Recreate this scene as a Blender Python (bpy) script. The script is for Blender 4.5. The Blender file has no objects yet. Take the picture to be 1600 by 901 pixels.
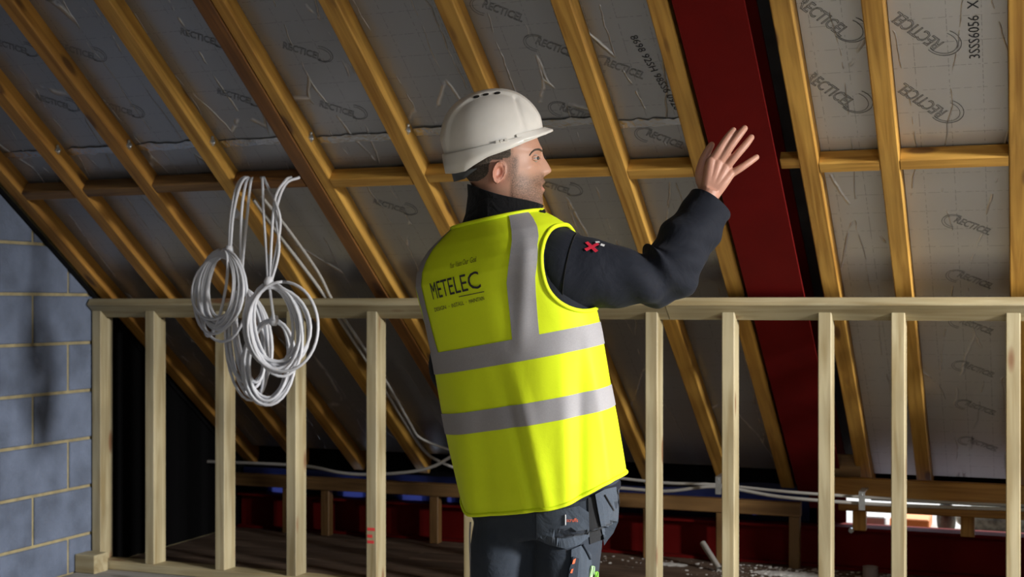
import bpy, bmesh, math, random
import numpy as np
from mathutils import Vector, Matrix
random.seed(7); rng = np.random.RandomState(5)
SC = bpy.context.scene
COL = SC.collection

# ------------------------------------------------------------------ camera
# world frame: X along the stud wall (right), Y towards the eaves, Z up, floor z = 0
FPX = 2073.0                       # focal length in pixels of the 1600 px frame
PSI = math.atan(790/FPX)           # camera looks 20.9 deg left of the rafters' plan direction
ZC = 1.245
FW = Vector((-math.sin(PSI), math.cos(PSI), 0)); RT = Vector((math.cos(PSI), math.sin(PSI), 0)); UP = Vector((0, 0, 1))
cam = bpy.data.cameras.new('camera'); camo = bpy.data.objects.new('camera', cam); COL.objects.link(camo)
camo.location = (0, 0, ZC); camo.rotation_euler = (math.pi/2, 0, PSI)
cam.sensor_width = 36; cam.lens = 36*FPX/1600; cam.shift_y = 24.5/1600
cam.dof.use_dof = True; cam.dof.focus_distance = 3.4; cam.dof.aperture_fstop = 5.0
cam.clip_start = 0.05
SC.camera = camo

# ------------------------------------------------------------------ world, sun, window daylight, added fill, exposure
W = bpy.data.worlds.new('world'); SC.world = W; W.use_nodes = True
bg = W.node_tree.nodes['Background']; bg.inputs[0].default_value = (0.72, 0.84, 1.0, 1); bg.inputs[1].default_value = 2.0
sun = bpy.data.lights.new('sun', 'SUN'); suno = bpy.data.objects.new('sun', sun); COL.objects.link(suno)
sun.energy = 6.0; sun.angle = math.radians(1.5); sun.color = (1, 0.95, 0.86)
suno.rotation_euler = Vector((0.25, 0.75, 0.85)).to_track_quat('Z', 'Y').to_euler()
def area(name, loc, target, sx, sy, power, col):
    l = bpy.data.lights.new(name, 'AREA'); o = bpy.data.objects.new(name, l); COL.objects.link(o)
    l.shape = 'RECTANGLE'; l.size = sx; l.size_y = sy; l.energy = power; l.color = col
    o.location = loc; o.rotation_euler = (Vector(loc)-Vector(target)).to_track_quat('Z', 'Y').to_euler()
    return o
WIN = (6.0, 2.2, 2.75)            # window in the right gable
area('window_daylight', (5.97, WIN[1], WIN[2]), (-1.5, WIN[1]+1.5, 0.8), 0.85, 1.0, 1200, (1.0, 0.985, 0.96))
area('added_fill_light', (2.0, -1.55, 2.85), (0.6, 1.9, 0.0), 1.1, 1.3, 28, (0.9, 0.95, 1.0))  # added fill lamp behind the camera, lifts the roof and stud fronts
SC.view_settings.view_transform = 'Standard'; SC.view_settings.look = 'None'
SC.view_settings.gamma = 1; SC.view_settings.use_curve_mapping = False
SC.view_settings.exposure = 0.0
SC.cycles.use_denoising = True
SC.cycles.max_bounces = 8; SC.cycles.diffuse_bounces = 4; SC.cycles.glossy_bounces = 4
SC.cycles.sample_clamp_indirect = 4.0; SC.cycles.caustics_reflective = False

# ------------------------------------------------------------------ geometry frame helpers
Y0 = 5.182; TP = 0.73; TH = math.atan(TP); CT, ST = math.cos(TH), math.sin(TH)
XG = -4.095                        # face of the block gable
ZR = ZC+0.04                       # rafter underside above the partition
def ray(px, py): return FW + RT*((px-800)/FPX) + UP*((475-py)/FPX)
def onY(px, py, Y):
    d = ray(px, py); return d*(Y/d.y) + Vector((0, 0, ZC))
def roof_s(px, py, h=0.0):
    """pixel -> (X, s) on the plane h above the rafters' undersides"""
    d = ray(px, py); n = Vector((0, ST, CT)); o = Vector((0, Y0, ZR-ZC)) + n*h
    t = o.dot(n)/d.dot(n); p = d*t - o
    return p.x, p.dot(Vector((0, -CT, ST)))
ROOF = Matrix(((1, 0, 0, 0), (0, -CT, -ST, Y0), (0, ST, -CT, ZR), (0, 0, 0, 1)))   # local: x, s up-slope, z into the room
def roofP(x, s, h=0.0): return ROOF @ Vector((x, s, -h))

def tag(o, label=None, cat=None, group=None, kind=None):
    if label: o['label'] = label
    if cat: o['category'] = cat
    if group: o['group'] = group
    if kind: o['kind'] = kind
    return o
def link(name, me, mat=None, parent=None, M=None):
    o = bpy.data.objects.new(name, me); COL.objects.link(o)
    if mat is not None and me is not None and len(me.materials) == 0: me.materials.append(mat)
    if parent: o.parent = parent
    if M is not None: o.matrix_local = M
    return o
def mk(name, verts, faces, mat=None, parent=None, smooth=False, M=None):
    me = bpy.data.meshes.new(name); me.from_pydata([tuple(v) for v in verts], [], [tuple(f) for f in faces])
    if smooth: me.polygons.foreach_set('use_smooth', [True]*len(me.polygons))
    me.update()
    return link(name, me, mat, parent, M)
def empty(name, loc=(0, 0, 0), rz=0, parent=None):
    o = bpy.data.objects.new(name, None); COL.objects.link(o); o.location = loc; o.rotation_euler = (0, 0, rz)
    o.empty_display_size = 0.1
    if parent: o.parent = parent
    return o
_tc = {}
def timber_mesh(L, w, d, name='timber'):
    """chamfered bar, x 0..L, y 0..w, z 0..d"""
    k = (round(L, 4), round(w, 4), round(d, 4))
    if k in _tc: return _tc[k]
    c = min(0.004, w*0.12, d*0.12)
    prof = [(c, 0), (w-c, 0), (w, c), (w, d-c), (w-c, d), (c, d), (0, d-c), (0, c)]
    v = [(0, a, b) for a, b in prof] + [(L, a, b) for a, b in prof]
    f = [tuple(range(7, -1, -1)), tuple(range(8, 16))] + [(i, (i+1) % 8, (i+1) % 8+8, i+8) for i in range(8)]
    me = bpy.data.meshes.new(name); me.from_pydata(v, [], f); me.update(); _tc[k] = me
    return me
def timber(name, mat, parent, origin, ex, ey, L, w, d):
    ex = Vector(ex).normalized(); ey = Vector(ey).normalized(); ez = ex.cross(ey)
    me = timber_mesh(L, w, d)
    if len(me.materials) and me.materials[0] != mat: me = me.copy(); me.materials.clear()
    M = Matrix((ex, ey, ez)).transposed().to_4x4(); M.translation = Vector(origin)
    return link(name, me, mat, parent, M)
def box(name, lo, hi, mat, parent=None, M=None, ch=0.0):
    bm = bmesh.new(); bmesh.ops.create_cube(bm, size=1)
    for v in bm.verts:
        for i in range(3): v.co[i] = lo[i] + (v.co[i]+0.5)*(hi[i]-lo[i])
    if ch > 0: bmesh.ops.bevel(bm, geom=bm.edges[:], offset=ch, segments=1, affect='EDGES')
    me = bpy.data.meshes.new(name); bm.to_mesh(me); bm.free()
    return link(name, me, mat, parent, M)
def catmull(pts, n=8):
    P = np.array(pts, float); out = []
    Q = np.vstack([2*P[0]-P[1], P, 2*P[-1]-P[-2]])
    for i in range(1, len(Q)-2):
        for t in np.linspace(0, 1, n, endpoint=False):
            a, b, c, d = Q[i-1], Q[i], Q[i+1], Q[i+2]
            out.append(0.5*(2*b+(c-a)*t+(2*a-5*b+4*c-d)*t*t+(3*b-a-3*c+d)*t**3))
    out.append(P[-1]); return np.array(out)
def tube_geo(path, rad, n=10, cap=True, closed=False, flat=None):
    P = np.array(path, float); m = len(P)
    R = np.full(m, rad, float) if np.isscalar(rad) else np.array(rad, float)
    T = np.gradient(P, axis=0); T /= np.linalg.norm(T, axis=1)[:, None]+1e-12
    ref = np.array([0.0, 1.0, 0.0]) if abs(T[0][1]) < 0.9 else np.array([1.0, 0, 0])
    u = np.cross(ref, T[0]); u /= np.linalg.norm(u)
    V = []
    for i in range(m):
        u = u - T[i]*u.dot(T[i]); u /= np.linalg.norm(u)+1e-12; w = np.cross(T[i], u)
        for k in range(n):
            a = 2*math.pi*k/n; V.append(P[i] + R[i]*(math.cos(a)*u + math.sin(a)*w))
    F = []
    for i in range(m-1):
        for k in range(n):
            F.append((i*n+k, i*n+(k+1) % n, (i+1)*n+(k+1) % n, (i+1)*n+k))
    if cap: F.append(tuple(range(n-1, -1, -1))); F.append(tuple(range((m-1)*n, m*n)))
    return V, F
class MB:
    def __init__(s): s.v = []; s.f = []
    def add(s, V, F):
        o = len(s.v); s.v += [tuple(v) for v in V]; s.f += [tuple(i+o for i in f) for f in F]; return s
    def tube(s, path, rad, n=10, cap=True): return s.add(*tube_geo(path, rad, n, cap))
    def ball(s, c, r, n=12, m=8):
        r = (r, r, r) if np.isscalar(r) else r
        V = [(c[0], c[1], c[2]+r[2])]
        for j in range(1, m):
            for i in range(n):
                a = 2*math.pi*i/n; b = math.pi*j/m
                V.append((c[0]+r[0]*math.sin(b)*math.cos(a), c[1]+r[1]*math.sin(b)*math.sin(a), c[2]+r[2]*math.cos(b)))
        V.append((c[0], c[1], c[2]-r[2])); F = []
        for i in range(n): F.append((0, 1+i, 1+(i+1) % n)); F.append((len(V)-1, 1+(m-2)*n+(i+1) % n, 1+(m-2)*n+i))
        for j in range(m-2):
            for i in range(n): F.append((1+j*n+i, 1+(j+1)*n+i, 1+(j+1)*n+(i+1) % n, 1+j*n+(i+1) % n))
        return s.add(V, F)
    def box(s, lo, hi):
        V = [(x, y, z) for x in (lo[0], hi[0]) for y in (lo[1], hi[1]) for z in (lo[2], hi[2])]
        return s.add(V, [(0, 1, 3, 2), (4, 6, 7, 5), (0, 4, 5, 1), (2, 3, 7, 6), (0, 2, 6, 4), (1, 5, 7, 3)])
    def build(s, name, mat, parent=None, smooth=True, M=None): return mk(name, s.v, s.f, mat, parent, smooth, M)
def grid_faces(nu, nv, wrap=False):
    F = []
    for i in range(nu-1):
        for j in range(nv if wrap else nv-1):
            F.append((i*nv+j, i*nv+(j+1) % nv, (i+1)*nv+(j+1) % nv, (i+1)*nv+j))
    return F
def interp(x, xs, ys): return float(np.interp(x, xs, ys))
def text_mesh(body, size, outline=0.0, res=2, align='LEFT', bold=0.0):
    c = bpy.data.curves.new('t', 'FONT'); c.body = body; c.size = size; c.resolution_u = res; c.align_x = align
    c.offset = bold
    if outline: c.fill_mode = 'NONE'; c.bevel_depth = outline; c.bevel_resolution = 0
    o = bpy.data.objects.new('t', c); COL.objects.link(o)
    dg = bpy.context.evaluated_depsgraph_get(); me = bpy.data.meshes.new_from_object(o.evaluated_get(dg))
    bpy.data.objects.remove(o); bpy.data.curves.remove(c)
    V = np.array([v.co[:] for v in me.vertices]); F = [tuple(p.vertices) for p in me.polygons]
    bpy.data.meshes.remove(me)
    return V, F

# ------------------------------------------------------------------ materials
def new_mat(name):
    m = bpy.data.materials.new(name); m.use_nodes = True; nt = m.node_tree; b = nt.nodes['Principled BSDF']
    return m, nt, b
def N(nt, t, **kw):
    n = nt.nodes.new(t)
    for k, v in kw.items():
        if isinstance(k, str) and hasattr(n, k): setattr(n, k, v)
    return n
def plain(name, col, rough=0.6, metal=0.0, noise=0.0, nscale=8.0, bump=0.0, bscale=60.0, spec=0.5):
    m, nt, b = new_mat(name); L = nt.links
    b.inputs['Roughness'].default_value = rough; b.inputs['Metallic'].default_value = metal
    b.inputs['Specular IOR Level'].default_value = spec
    b.inputs['Base Color'].default_value = (*col, 1)
    tc = N(nt, 'ShaderNodeTexCoord')
    if noise > 0:
        no = N(nt, 'ShaderNodeTexNoise'); no.inputs['Scale'].default_value = nscale; no.inputs['Detail'].default_value = 5
        L.new(tc.outputs['Object'], no.inputs['Vector'])
        r = N(nt, 'ShaderNodeValToRGB'); L.new(no.outputs['Fac'], r.inputs[0])
        r.color_ramp.elements[0].position = 0.3; r.color_ramp.elements[1].position = 0.7
        r.color_ramp.elements[0].color = (*[c*(1-noise) for c in col], 1); r.color_ramp.elements[1].color = (*[min(1, c*(1+noise)) for c in col], 1)
        L.new(r.outputs[0], b.inputs['Base Color'])
    if bump > 0:
        n2 = N(nt, 'ShaderNodeTexNoise'); n2.inputs['Scale'].default_value = bscale; n2.inputs['Detail'].default_value = 4
        L.new(tc.outputs['Object'], n2.inputs['Vector'])
        bp = N(nt, 'ShaderNodeBump'); bp.inputs['Strength'].default_value = bump; bp.inputs['Distance'].default_value = 0.01
        L.new(n2.outputs['Fac'], bp.inputs['Height']); L.new(bp.outputs[0], b.inputs['Normal'])
    return m
def wood(name, c_lo, c_hi, knot, rough=0.55, grain=26.0):
    m, nt, b = new_mat(name); L = nt.links
    tc = N(nt, 'ShaderNodeTexCoord'); oi = N(nt, 'ShaderNodeObjectInfo')
    mul = N(nt, 'ShaderNodeMath', operation='MULTIPLY'); mul.inputs[1].default_value = 37.0; L.new(oi.outputs['Random'], mul.inputs[0])
    add = N(nt, 'ShaderNodeVectorMath', operation='ADD'); L.new(tc.outputs['Object'], add.inputs[0]); L.new(mul.outputs[0], add.inputs[1])
    mp = N(nt, 'ShaderNodeMapping'); mp.inputs['Scale'].default_value = (1.3, grain, grain); L.new(add.outputs[0], mp.inputs[0])
    n1 = N(nt, 'ShaderNodeTexNoise'); n1.inputs['Scale'].default_value = 1.6; n1.inputs['Detail'].default_value = 6; n1.inputs['Distortion'].default_value = 0.6
    L.new(mp.outputs[0], n1.inputs['Vector'])
    r = N(nt, 'ShaderNodeValToRGB'); L.new(n1.outputs['Fac'], r.inputs[0])
    r.color_ramp.elements[0].position = 0.32; r.color_ramp.elements[0].color = (*c_lo, 1)
    r.color_ramp.elements[1].position = 0.62; r.color_ramp.elements[1].color = (*c_hi, 1)
    # broad blotches
    n2 = N(nt, 'ShaderNodeTexNoise'); n2.inputs['Scale'].default_value = 2.3; n2.inputs['Detail'].default_value = 2; L.new(add.outputs[0], n2.inputs['Vector'])
    mr = N(nt, 'ShaderNodeMapRange'); mr.inputs[1].default_value = 0.3; mr.inputs[2].default_value = 0.7; mr.inputs[3].default_value = 0.72; mr.inputs[4].default_value = 1.12
    L.new(n2.outputs['Fac'], mr.inputs[0])
    mx = N(nt, 'ShaderNodeMix', data_type='RGBA', blend_type='MULTIPLY'); mx.inputs[0].default_value = 1.0
    L.new(r.outputs[0], mx.inputs[6]); L.new(mr.outputs[0], mx.inputs[7])
    # knots
    mk_ = N(nt, 'ShaderNodeMapping'); mk_.inputs['Scale'].default_value = (2.6, 9, 9); L.new(add.outputs[0], mk_.inputs[0])
    vo = N(nt, 'ShaderNodeTexVoronoi'); vo.inputs['Scale'].default_value = 1.0; L.new(mk_.outputs[0], vo.inputs['Vector'])
    kr = N(nt, 'ShaderNodeMapRange'); kr.inputs[1].default_value = 0.10; kr.inputs[2].default_value = 0.17; kr.inputs[3].default_value = 0.85; kr.inputs[4].default_value = 0.0
    L.new(vo.outputs['Distance'], kr.inputs[0])
    m2 = N(nt, 'ShaderNodeMix', data_type='RGBA'); L.new(kr.outputs[0], m2.inputs[0]); L.new(mx.outputs[2], m2.inputs[6]); m2.inputs[7].default_value = (*knot, 1)
    L.new(m2.outputs[2], b.inputs['Base Color']); b.inputs['Roughness'].default_value = rough
    bp = N(nt, 'ShaderNodeBump'); bp.inputs['Strength'].default_value = 0.25; bp.inputs['Distance'].default_value = 0.003
    L.new(n1.outputs['Fac'], bp.inputs['Height']); L.new(bp.outputs[0], b.inputs['Normal'])
    return m
M = {}
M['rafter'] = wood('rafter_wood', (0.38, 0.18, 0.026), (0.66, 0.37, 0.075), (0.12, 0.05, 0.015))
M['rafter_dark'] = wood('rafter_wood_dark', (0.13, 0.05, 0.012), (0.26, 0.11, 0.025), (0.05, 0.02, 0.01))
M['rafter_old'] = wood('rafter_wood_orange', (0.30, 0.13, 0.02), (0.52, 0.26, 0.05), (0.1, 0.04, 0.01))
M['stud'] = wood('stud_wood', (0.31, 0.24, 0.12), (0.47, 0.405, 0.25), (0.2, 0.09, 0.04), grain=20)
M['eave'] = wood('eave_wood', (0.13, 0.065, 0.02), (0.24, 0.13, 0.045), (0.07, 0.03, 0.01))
M['board'] = wood('floor_board', (0.09, 0.055, 0.035), (0.16, 0.105, 0.07), (0.05, 0.03, 0.02), rough=0.7)
M['board_bounce'] = wood('floor_board_bounce', (0.25, 0.235, 0.215), (0.36, 0.345, 0.325), (0.15, 0.13, 0.11), rough=0.85)  # near boards greyed and lightened to bounce light onto the foil
M['block'] = plain('block', (0.135, 0.165, 0.235), 0.9, noise=0.28, nscale=7, bump=0.5, bscale=90)  # grey blocks; the blue of the sky light is put into this colour
M['mortar'] = plain('mortar', (0.34, 0.285, 0.155), 0.95, noise=0.2, nscale=20, bump=0.4)
M['red'] = plain('red_primer', (0.125, 0.0038, 0.0030), 0.8, noise=0.12, nscale=5, bump=0.08, bscale=200, spec=0.12)
M['black'] = plain('matt_black', (0.004, 0.004, 0.0045), 0.95, spec=0.1)
M['deck'] = plain('membrane_dark', (0.03, 0.03, 0.035), 0.8, noise=0.3)
M['plaster'] = plain('bare_wall', (0.42, 0.41, 0.40), 0.9, noise=0.1)
M['steel'] = plain('galvanised', (0.62, 0.64, 0.66), 0.35, 0.9, noise=0.15, nscale=40)
M['cable'] = plain('white_cable', (0.72, 0.73, 0.77), 0.42)
M['cable_grey'] = plain('grey_cable', (0.42, 0.40, 0.37), 0.5)
M['ink'] = plain('ink', (0.035, 0.035, 0.04), 0.8)
M['ink_soft'] = plain('foil_print', (0.10, 0.10, 0.10), 0.7)
M['tape'] = plain('foil_tape', (0.52, 0.53, 0.55), 0.25, 1.0, bump=0.6, bscale=45)
M['dust'] = plain('dust', (0.7, 0.68, 0.65), 0.95, noise=0.3, nscale=30, bump=0.8, bscale=80)
M['orange'] = plain('orange_board', (0.85, 0.25, 0.05), 0.6)
M['white'] = plain('white_block', (0.85, 0.83, 0.78), 0.7)
M['stone'] = plain('weathered_stone', (0.22, 0.21, 0.16), 0.9, noise=0.6, nscale=25, bump=0.6, bscale=50)
M['spray'] = plain('red_spray', (0.7, 0.05, 0.05), 0.8)
def foil(name='foil', base=(0.37, 0.38, 0.40), met=0.72):
    m, nt, b = new_mat(name); L = nt.links
    tc = N(nt, 'ShaderNodeTexCoord'); oi = N(nt, 'ShaderNodeObjectInfo')
    br = N(nt, 'ShaderNodeTexBrick'); br.offset = 0; br.squash = 1
    br.inputs['Scale'].default_value = 1; br.inputs['Mortar Size'].default_value = 0.0012; br.inputs['Brick Width'].default_value = 0.1; br.inputs['Row Height'].default_value = 0.1
    L.new(tc.outputs['Object'], br.inputs['Vector'])
    no = N(nt, 'ShaderNodeTexNoise'); no.inputs['Scale'].default_value = 60; L.new(tc.outputs['Object'], no.inputs['Vector'])
    gt = N(nt, 'ShaderNodeMath', operation='GREATER_THAN'); gt.inputs[1].default_value = 0.48; L.new(no.outputs['Fac'], gt.inputs[0])
    mm = N(nt, 'ShaderNodeMath', operation='MULTIPLY'); L.new(br.outputs['Fac'], mm.inputs[0]); L.new(gt.outputs[0], mm.inputs[1])
    m3 = N(nt, 'ShaderNodeMath', operation='MULTIPLY'); L.new(mm.outputs[0], m3.inputs[0]); m3.inputs[1].default_value = 0.55
    mx = N(nt, 'ShaderNodeMix', data_type='RGBA'); L.new(m3.outputs[0], mx.inputs[0]); mx.inputs[6].default_value = (*base, 1); mx.inputs[7].default_value = (0.16, 0.16, 0.16, 1)
    # crinkles running down the slope; their glints are painted as pale lines
    wn = N(nt, 'ShaderNodeTexNoise'); wn.inputs['Scale'].default_value = 5; wn.inputs['Detail'].default_value = 3; L.new(tc.outputs['Object'], wn.inputs['Vector'])
    wa = N(nt, 'ShaderNodeVectorMath', operation='MULTIPLY_ADD'); wa.inputs[1].default_value = (0.05, 0.05, 0); L.new(wn.outputs['Color'], wa.inputs[0]); L.new(tc.outputs['Object'], wa.inputs[2])
    mp = N(nt, 'ShaderNodeMapping'); mp.inputs['Scale'].default_value = (6.0, 0.9, 1); L.new(wa.outputs[0], mp.inputs[0])
    vo = N(nt, 'ShaderNodeTexVoronoi', feature='DISTANCE_TO_EDGE'); vo.inputs['Scale'].default_value = 1; L.new(mp.outputs[0], vo.inputs['Vector'])
    ln = N(nt, 'ShaderNodeMapRange'); ln.inputs[1].default_value = 0.0; ln.inputs[2].default_value = 0.014; ln.inputs[3].default_value = 1; ln.inputs[4].default_value = 0; L.new(vo.outputs['Distance'], ln.inputs[0])
    mn = N(nt, 'ShaderNodeTexNoise'); mn.inputs['Scale'].default_value = 9; mn.inputs['Detail'].default_value = 3; L.new(tc.outputs['Object'], mn.inputs['Vector'])
    mr = N(nt, 'ShaderNodeMapRange'); mr.inputs[1].default_value = 0.47; mr.inputs[2].default_value = 0.56; L.new(mn.outputs['Fac'], mr.inputs[0])
    ml = N(nt, 'ShaderNodeMath', operation='MULTIPLY'); L.new(ln.outputs[0], ml.inputs[0]); L.new(mr.outputs[0], ml.inputs[1])
    fine = N(nt, 'ShaderNodeTexNoise'); fine.inputs['Scale'].default_value = 14; fine.inputs['Detail'].default_value = 4; L.new(tc.outputs['Object'], fine.inputs['Vector'])
    b1 = N(nt, 'ShaderNodeBump'); b1.inputs['Strength'].default_value = 0.10; b1.inputs['Distance'].default_value = 0.02; L.new(fine.outputs['Fac'], b1.inputs['Height'])
    b2 = N(nt, 'ShaderNodeBump'); b2.inputs['Strength'].default_value = 0.9; b2.inputs['Distance'].default_value = 0.006; L.new(ml.outputs[0], b2.inputs['Height']); L.new(b1.outputs[0], b2.inputs['Normal'])
    L.new(b2.outputs[0], b.inputs['Normal'])
    mw = N(nt, 'ShaderNodeMix', data_type='RGBA'); L.new(ml.outputs[0], mw.inputs[0]); L.new(mx.outputs[2], mw.inputs[6]); mw.inputs[7].default_value = (0.75, 0.75, 0.76, 1)
    L.new(mw.outputs[2], b.inputs['Base Color'])
    mt_ = N(nt, 'ShaderNodeMapRange'); mt_.inputs[3].default_value = met; mt_.inputs[4].default_value = 0.3; L.new(ml.outputs[0], mt_.inputs[0]); L.new(mt_.outputs[0], b.inputs['Metallic']); b.inputs['Roughness'].default_value = 0.36
    return m
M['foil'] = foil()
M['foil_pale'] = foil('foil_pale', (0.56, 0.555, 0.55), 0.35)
def membrane():
    m, nt, b = new_mat('blue_membrane'); L = nt.links
    out = nt.nodes['Material Output']; tr = N(nt, 'ShaderNodeBsdfTranslucent'); tr.inputs[0].default_value = (0.02, 0.028, 0.13, 1)
    mix = N(nt, 'ShaderNodeMixShader'); mix.inputs[0].default_value = 0.45
    b.inputs['Base Color'].default_value = (0.012, 0.018, 0.07, 1); b.inputs['Roughness'].default_value = 0.6
    L.new(b.outputs[0], mix.inputs[1]); L.new(tr.outputs[0], mix.inputs[2]); L.new(mix.outputs[0], out.inputs[0])
    return m
M['blue'] = membrane()

# ================================================================== STRUCTURE
# ------------------------------------------------------------------ floor of boards laid along X
floor = box('floor', (XG-0.3, -4.2, -0.25), (6.22, 6.62, -0.022), M['deck']); tag(floor, kind='structure')
y = 2.3; k = 0
fb = None
while y < 6.6:
    w = 0.18
    xs = [XG+0.01, XG+0.01+[2.1, 3.0, 1.3][k % 3], 0.35+[0.1, -0.5, 0.6][k % 3], 5.98]
    for a, c in zip(xs[:-1], xs[1:]):
        timber('floorboard', M['board'] if y > Y0-0.1 else M['board_bounce'], floor, (a, y, -0.022), (1, 0, 0), (0, 1, 0), c-a-0.004, w-0.005, 0.022)
    y += w; k += 1
box('floor_sheet', (XG+0.01, -4.1, -0.02), (5.98, 2.295, 0.0), plain('chipboard', (0.36, 0.33, 0.29), 0.8, noise=0.25, nscale=60), floor)

# ------------------------------------------------------------------ left gable of concrete blocks
def clip_roof(poly, off=0.0):
    """keep the part of a (Y,z) polygon below the rafter undersides"""
    g = lambda p: (ZR+off+TP*(Y0-p[0])) - p[1]
    out = []
    for i in range(len(poly)):
        a, c = poly[i], poly[(i+1) % len(poly)]; ga, gc = g(a), g(c)
        if ga >= 0: out.append(a)
        if ga*gc < 0: t = ga/(ga-gc); out.append((a[0]+(c[0]-a[0])*t, a[1]+(c[1]-a[1])*t))
    return out
def slab_x(name, poly, x0, x1, mat, parent=None, ch=0.0):
    n = len(poly)
    if ch == 0.0:
        v = [(x0, p[0], p[1]) for p in poly] + [(x1, p[0], p[1]) for p in poly]
        f = [tuple(range(n-1, -1, -1)), tuple(range(n, 2*n))] + [(i, (i+1) % n, (i+1) % n+n, i+n) for i in range(n)]
    else:
        cy = sum(p[0] for p in poly)/n; cz = sum(p[1] for p in poly)/n
        inn = [(p[0]-math.copysign(min(ch, abs(p[0]-cy)), p[0]-cy), p[1]-math.copysign(min(ch, abs(p[1]-cz)), p[1]-cz)) for p in poly]
        v = [(x0, p[0], p[1]) for p in poly] + [(x1-ch, p[0], p[1]) for p in poly] + [(x1, p[0], p[1]) for p in inn]
        f = [tuple(range(n-1, -1, -1)), tuple(range(2*n, 3*n))] + [(i, (i+1) % n, (i+1) % n+n, i+n) for i in range(n)] + [(n+i, n+(i+1) % n, 2*n+(i+1) % n, 2*n+i) for i in range(n)]
    return mk(name, v, f, mat, parent)
GA = clip_roof([(-4.2, -0.3), (6.62, -0.3), (6.62, 6.0), (0.95, 6.0), (-4.2, 1.0)], 0.2)
wl = slab_x('wall_left', GA, XG-0.22, XG-0.006, M['mortar']); tag(wl, kind='structure')
z0 = ZC+0.043*1.03; rows = range(-8, 9)
zrow = z0 - math.ceil(z0/0.225)*0.225
r = int(round((zrow - z0)/0.225))
zz = zrow
yj0 = 4.76
while zz < 3.0:
    off = yj0 if (r % 2 == 1) else yj0+0.235
    c = off - 0.45*6
    while c < 6.5:
        poly = [(max(c+0.008, 2.4), max(zz+0.007, 0.002)), (min(c+0.442, 6.6), max(zz+0.007, 0.002)), (min(c+0.442, 6.6), zz+0.218), (max(c+0.008, 2.4), zz+0.218)]
        c += 0.45
        if poly[1][0]-poly[0][0] < 0.03: continue
        poly = [(min(p[0], Y0-0.002), p[1]) for p in poly]
        if poly[1][0]-poly[0][0] < 0.03: continue
        poly = clip_roof(poly, -0.02)
        if len(poly) < 3: continue
        slab_x('concrete_block', poly, XG-0.02, XG+0.001+0.003*random.random(), M['block'], wl, ch=0.004)
    zz += 0.225; r += 1
box('painted_dark', (XG-0.02, Y0, 0.0), (XG+0.002, 6.6, 1.25), M['black'], wl)  # black panel painting in the dark of the open space past the studs
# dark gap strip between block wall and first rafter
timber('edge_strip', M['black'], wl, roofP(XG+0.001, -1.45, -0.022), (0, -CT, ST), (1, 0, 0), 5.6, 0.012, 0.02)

# ------------------------------------------------------------------ right gable with the daylight window, near slope with added fill opening (behind the camera)
wy0, wy1, wz0, wz1 = WIN[1]-0.45, WIN[1]+0.45, WIN[2]-0.55, WIN[2]+0.55
wr = empty('wall_right'); tag(wr, kind='structure')
def gable(poly): return clip_roof(poly, 0.2)
slab_x('gable_panel', gable([(-4.2, -0.3), (wy0, -0.3), (wy0, 6), (0.95, 6.0), (-4.2, 1.0)]), 6.0, 6.22, M['plaster'], wr)
slab_x('gable_panel', gable([(wy1, -0.3), (6.62, -0.3), (6.62, 6), (wy1, 6)]), 6.0, 6.22, M['plaster'], wr)
slab_x('gable_panel', [(wy0, -0.3), (wy1, -0.3), (wy1, wz0), (wy0, wz0)], 6.0, 6.22, M['plaster'], wr)
slab_x('gable_panel', gable([(wy0, wz1), (wy1, wz1), (wy1, 6), (wy0, 6)]), 6.0, 6.22, M['plaster'], wr)
wf = MB(); t = 0.045
wf.box((6.04, wy0, wz0), (6.11, wy1, wz0+t)); wf.box((6.04, wy0, wz1-t), (6.11, wy1, wz1)); wf.box((6.04, wy0, wz0+t), (6.11, wy0+t, wz1-t)); wf.box((6.04, wy1-t, wz0+t), (6.11, wy1, wz1-t))
# added unseen bulkhead that cuts window light off the roof and upper wall
wi = slab_x('wall_light_cutoff', gable([(-4.15, 2.44), (6.0, 2.44), (6.0, 6.0), (0.95, 6.0), (-4.15, 1.0)]), 2.9, 3.0, M['plaster']); tag(wi, kind='structure')
w1 = wf.build('window_1', M['white'], None, False); tag(w1, kind='structure')
# near slope: boards behind the camera, with an opening added for the fill light
YR, ZRIDGE = 0.95, ZR+0.2+TP*(Y0-0.95)
NS = Matrix(((1, 0, 0, 0), (0, CT, -ST, YR), (0, ST, CT, ZRIDGE), (0, 0, 0, 1)))
near = empty('ceiling_near_slope'); near.matrix_world = NS; tag(near, kind='structure')
Ln = 5.2/CT
box('roof_panel', (XG-0.2, -Ln, 0), (1.35, 0, 0.12), M['deck'], near)
box('roof_panel', (2.65, -Ln, 0), (6.22, 0, 0.12), M['deck'], near)
box('roof_panel', (1.35, -Ln, 0), (2.65, -3.7, 0.12), M['deck'], near)
box('roof_panel', (1.35, -2.3, 0), (2.65, 0, 0.12), M['deck'], near)
wn_ = box('wall_near', (XG-0.2, -4.3, -0.3), (6.22, -4.15, 1.3), M['plaster']); tag(wn_, kind='structure')

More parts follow.
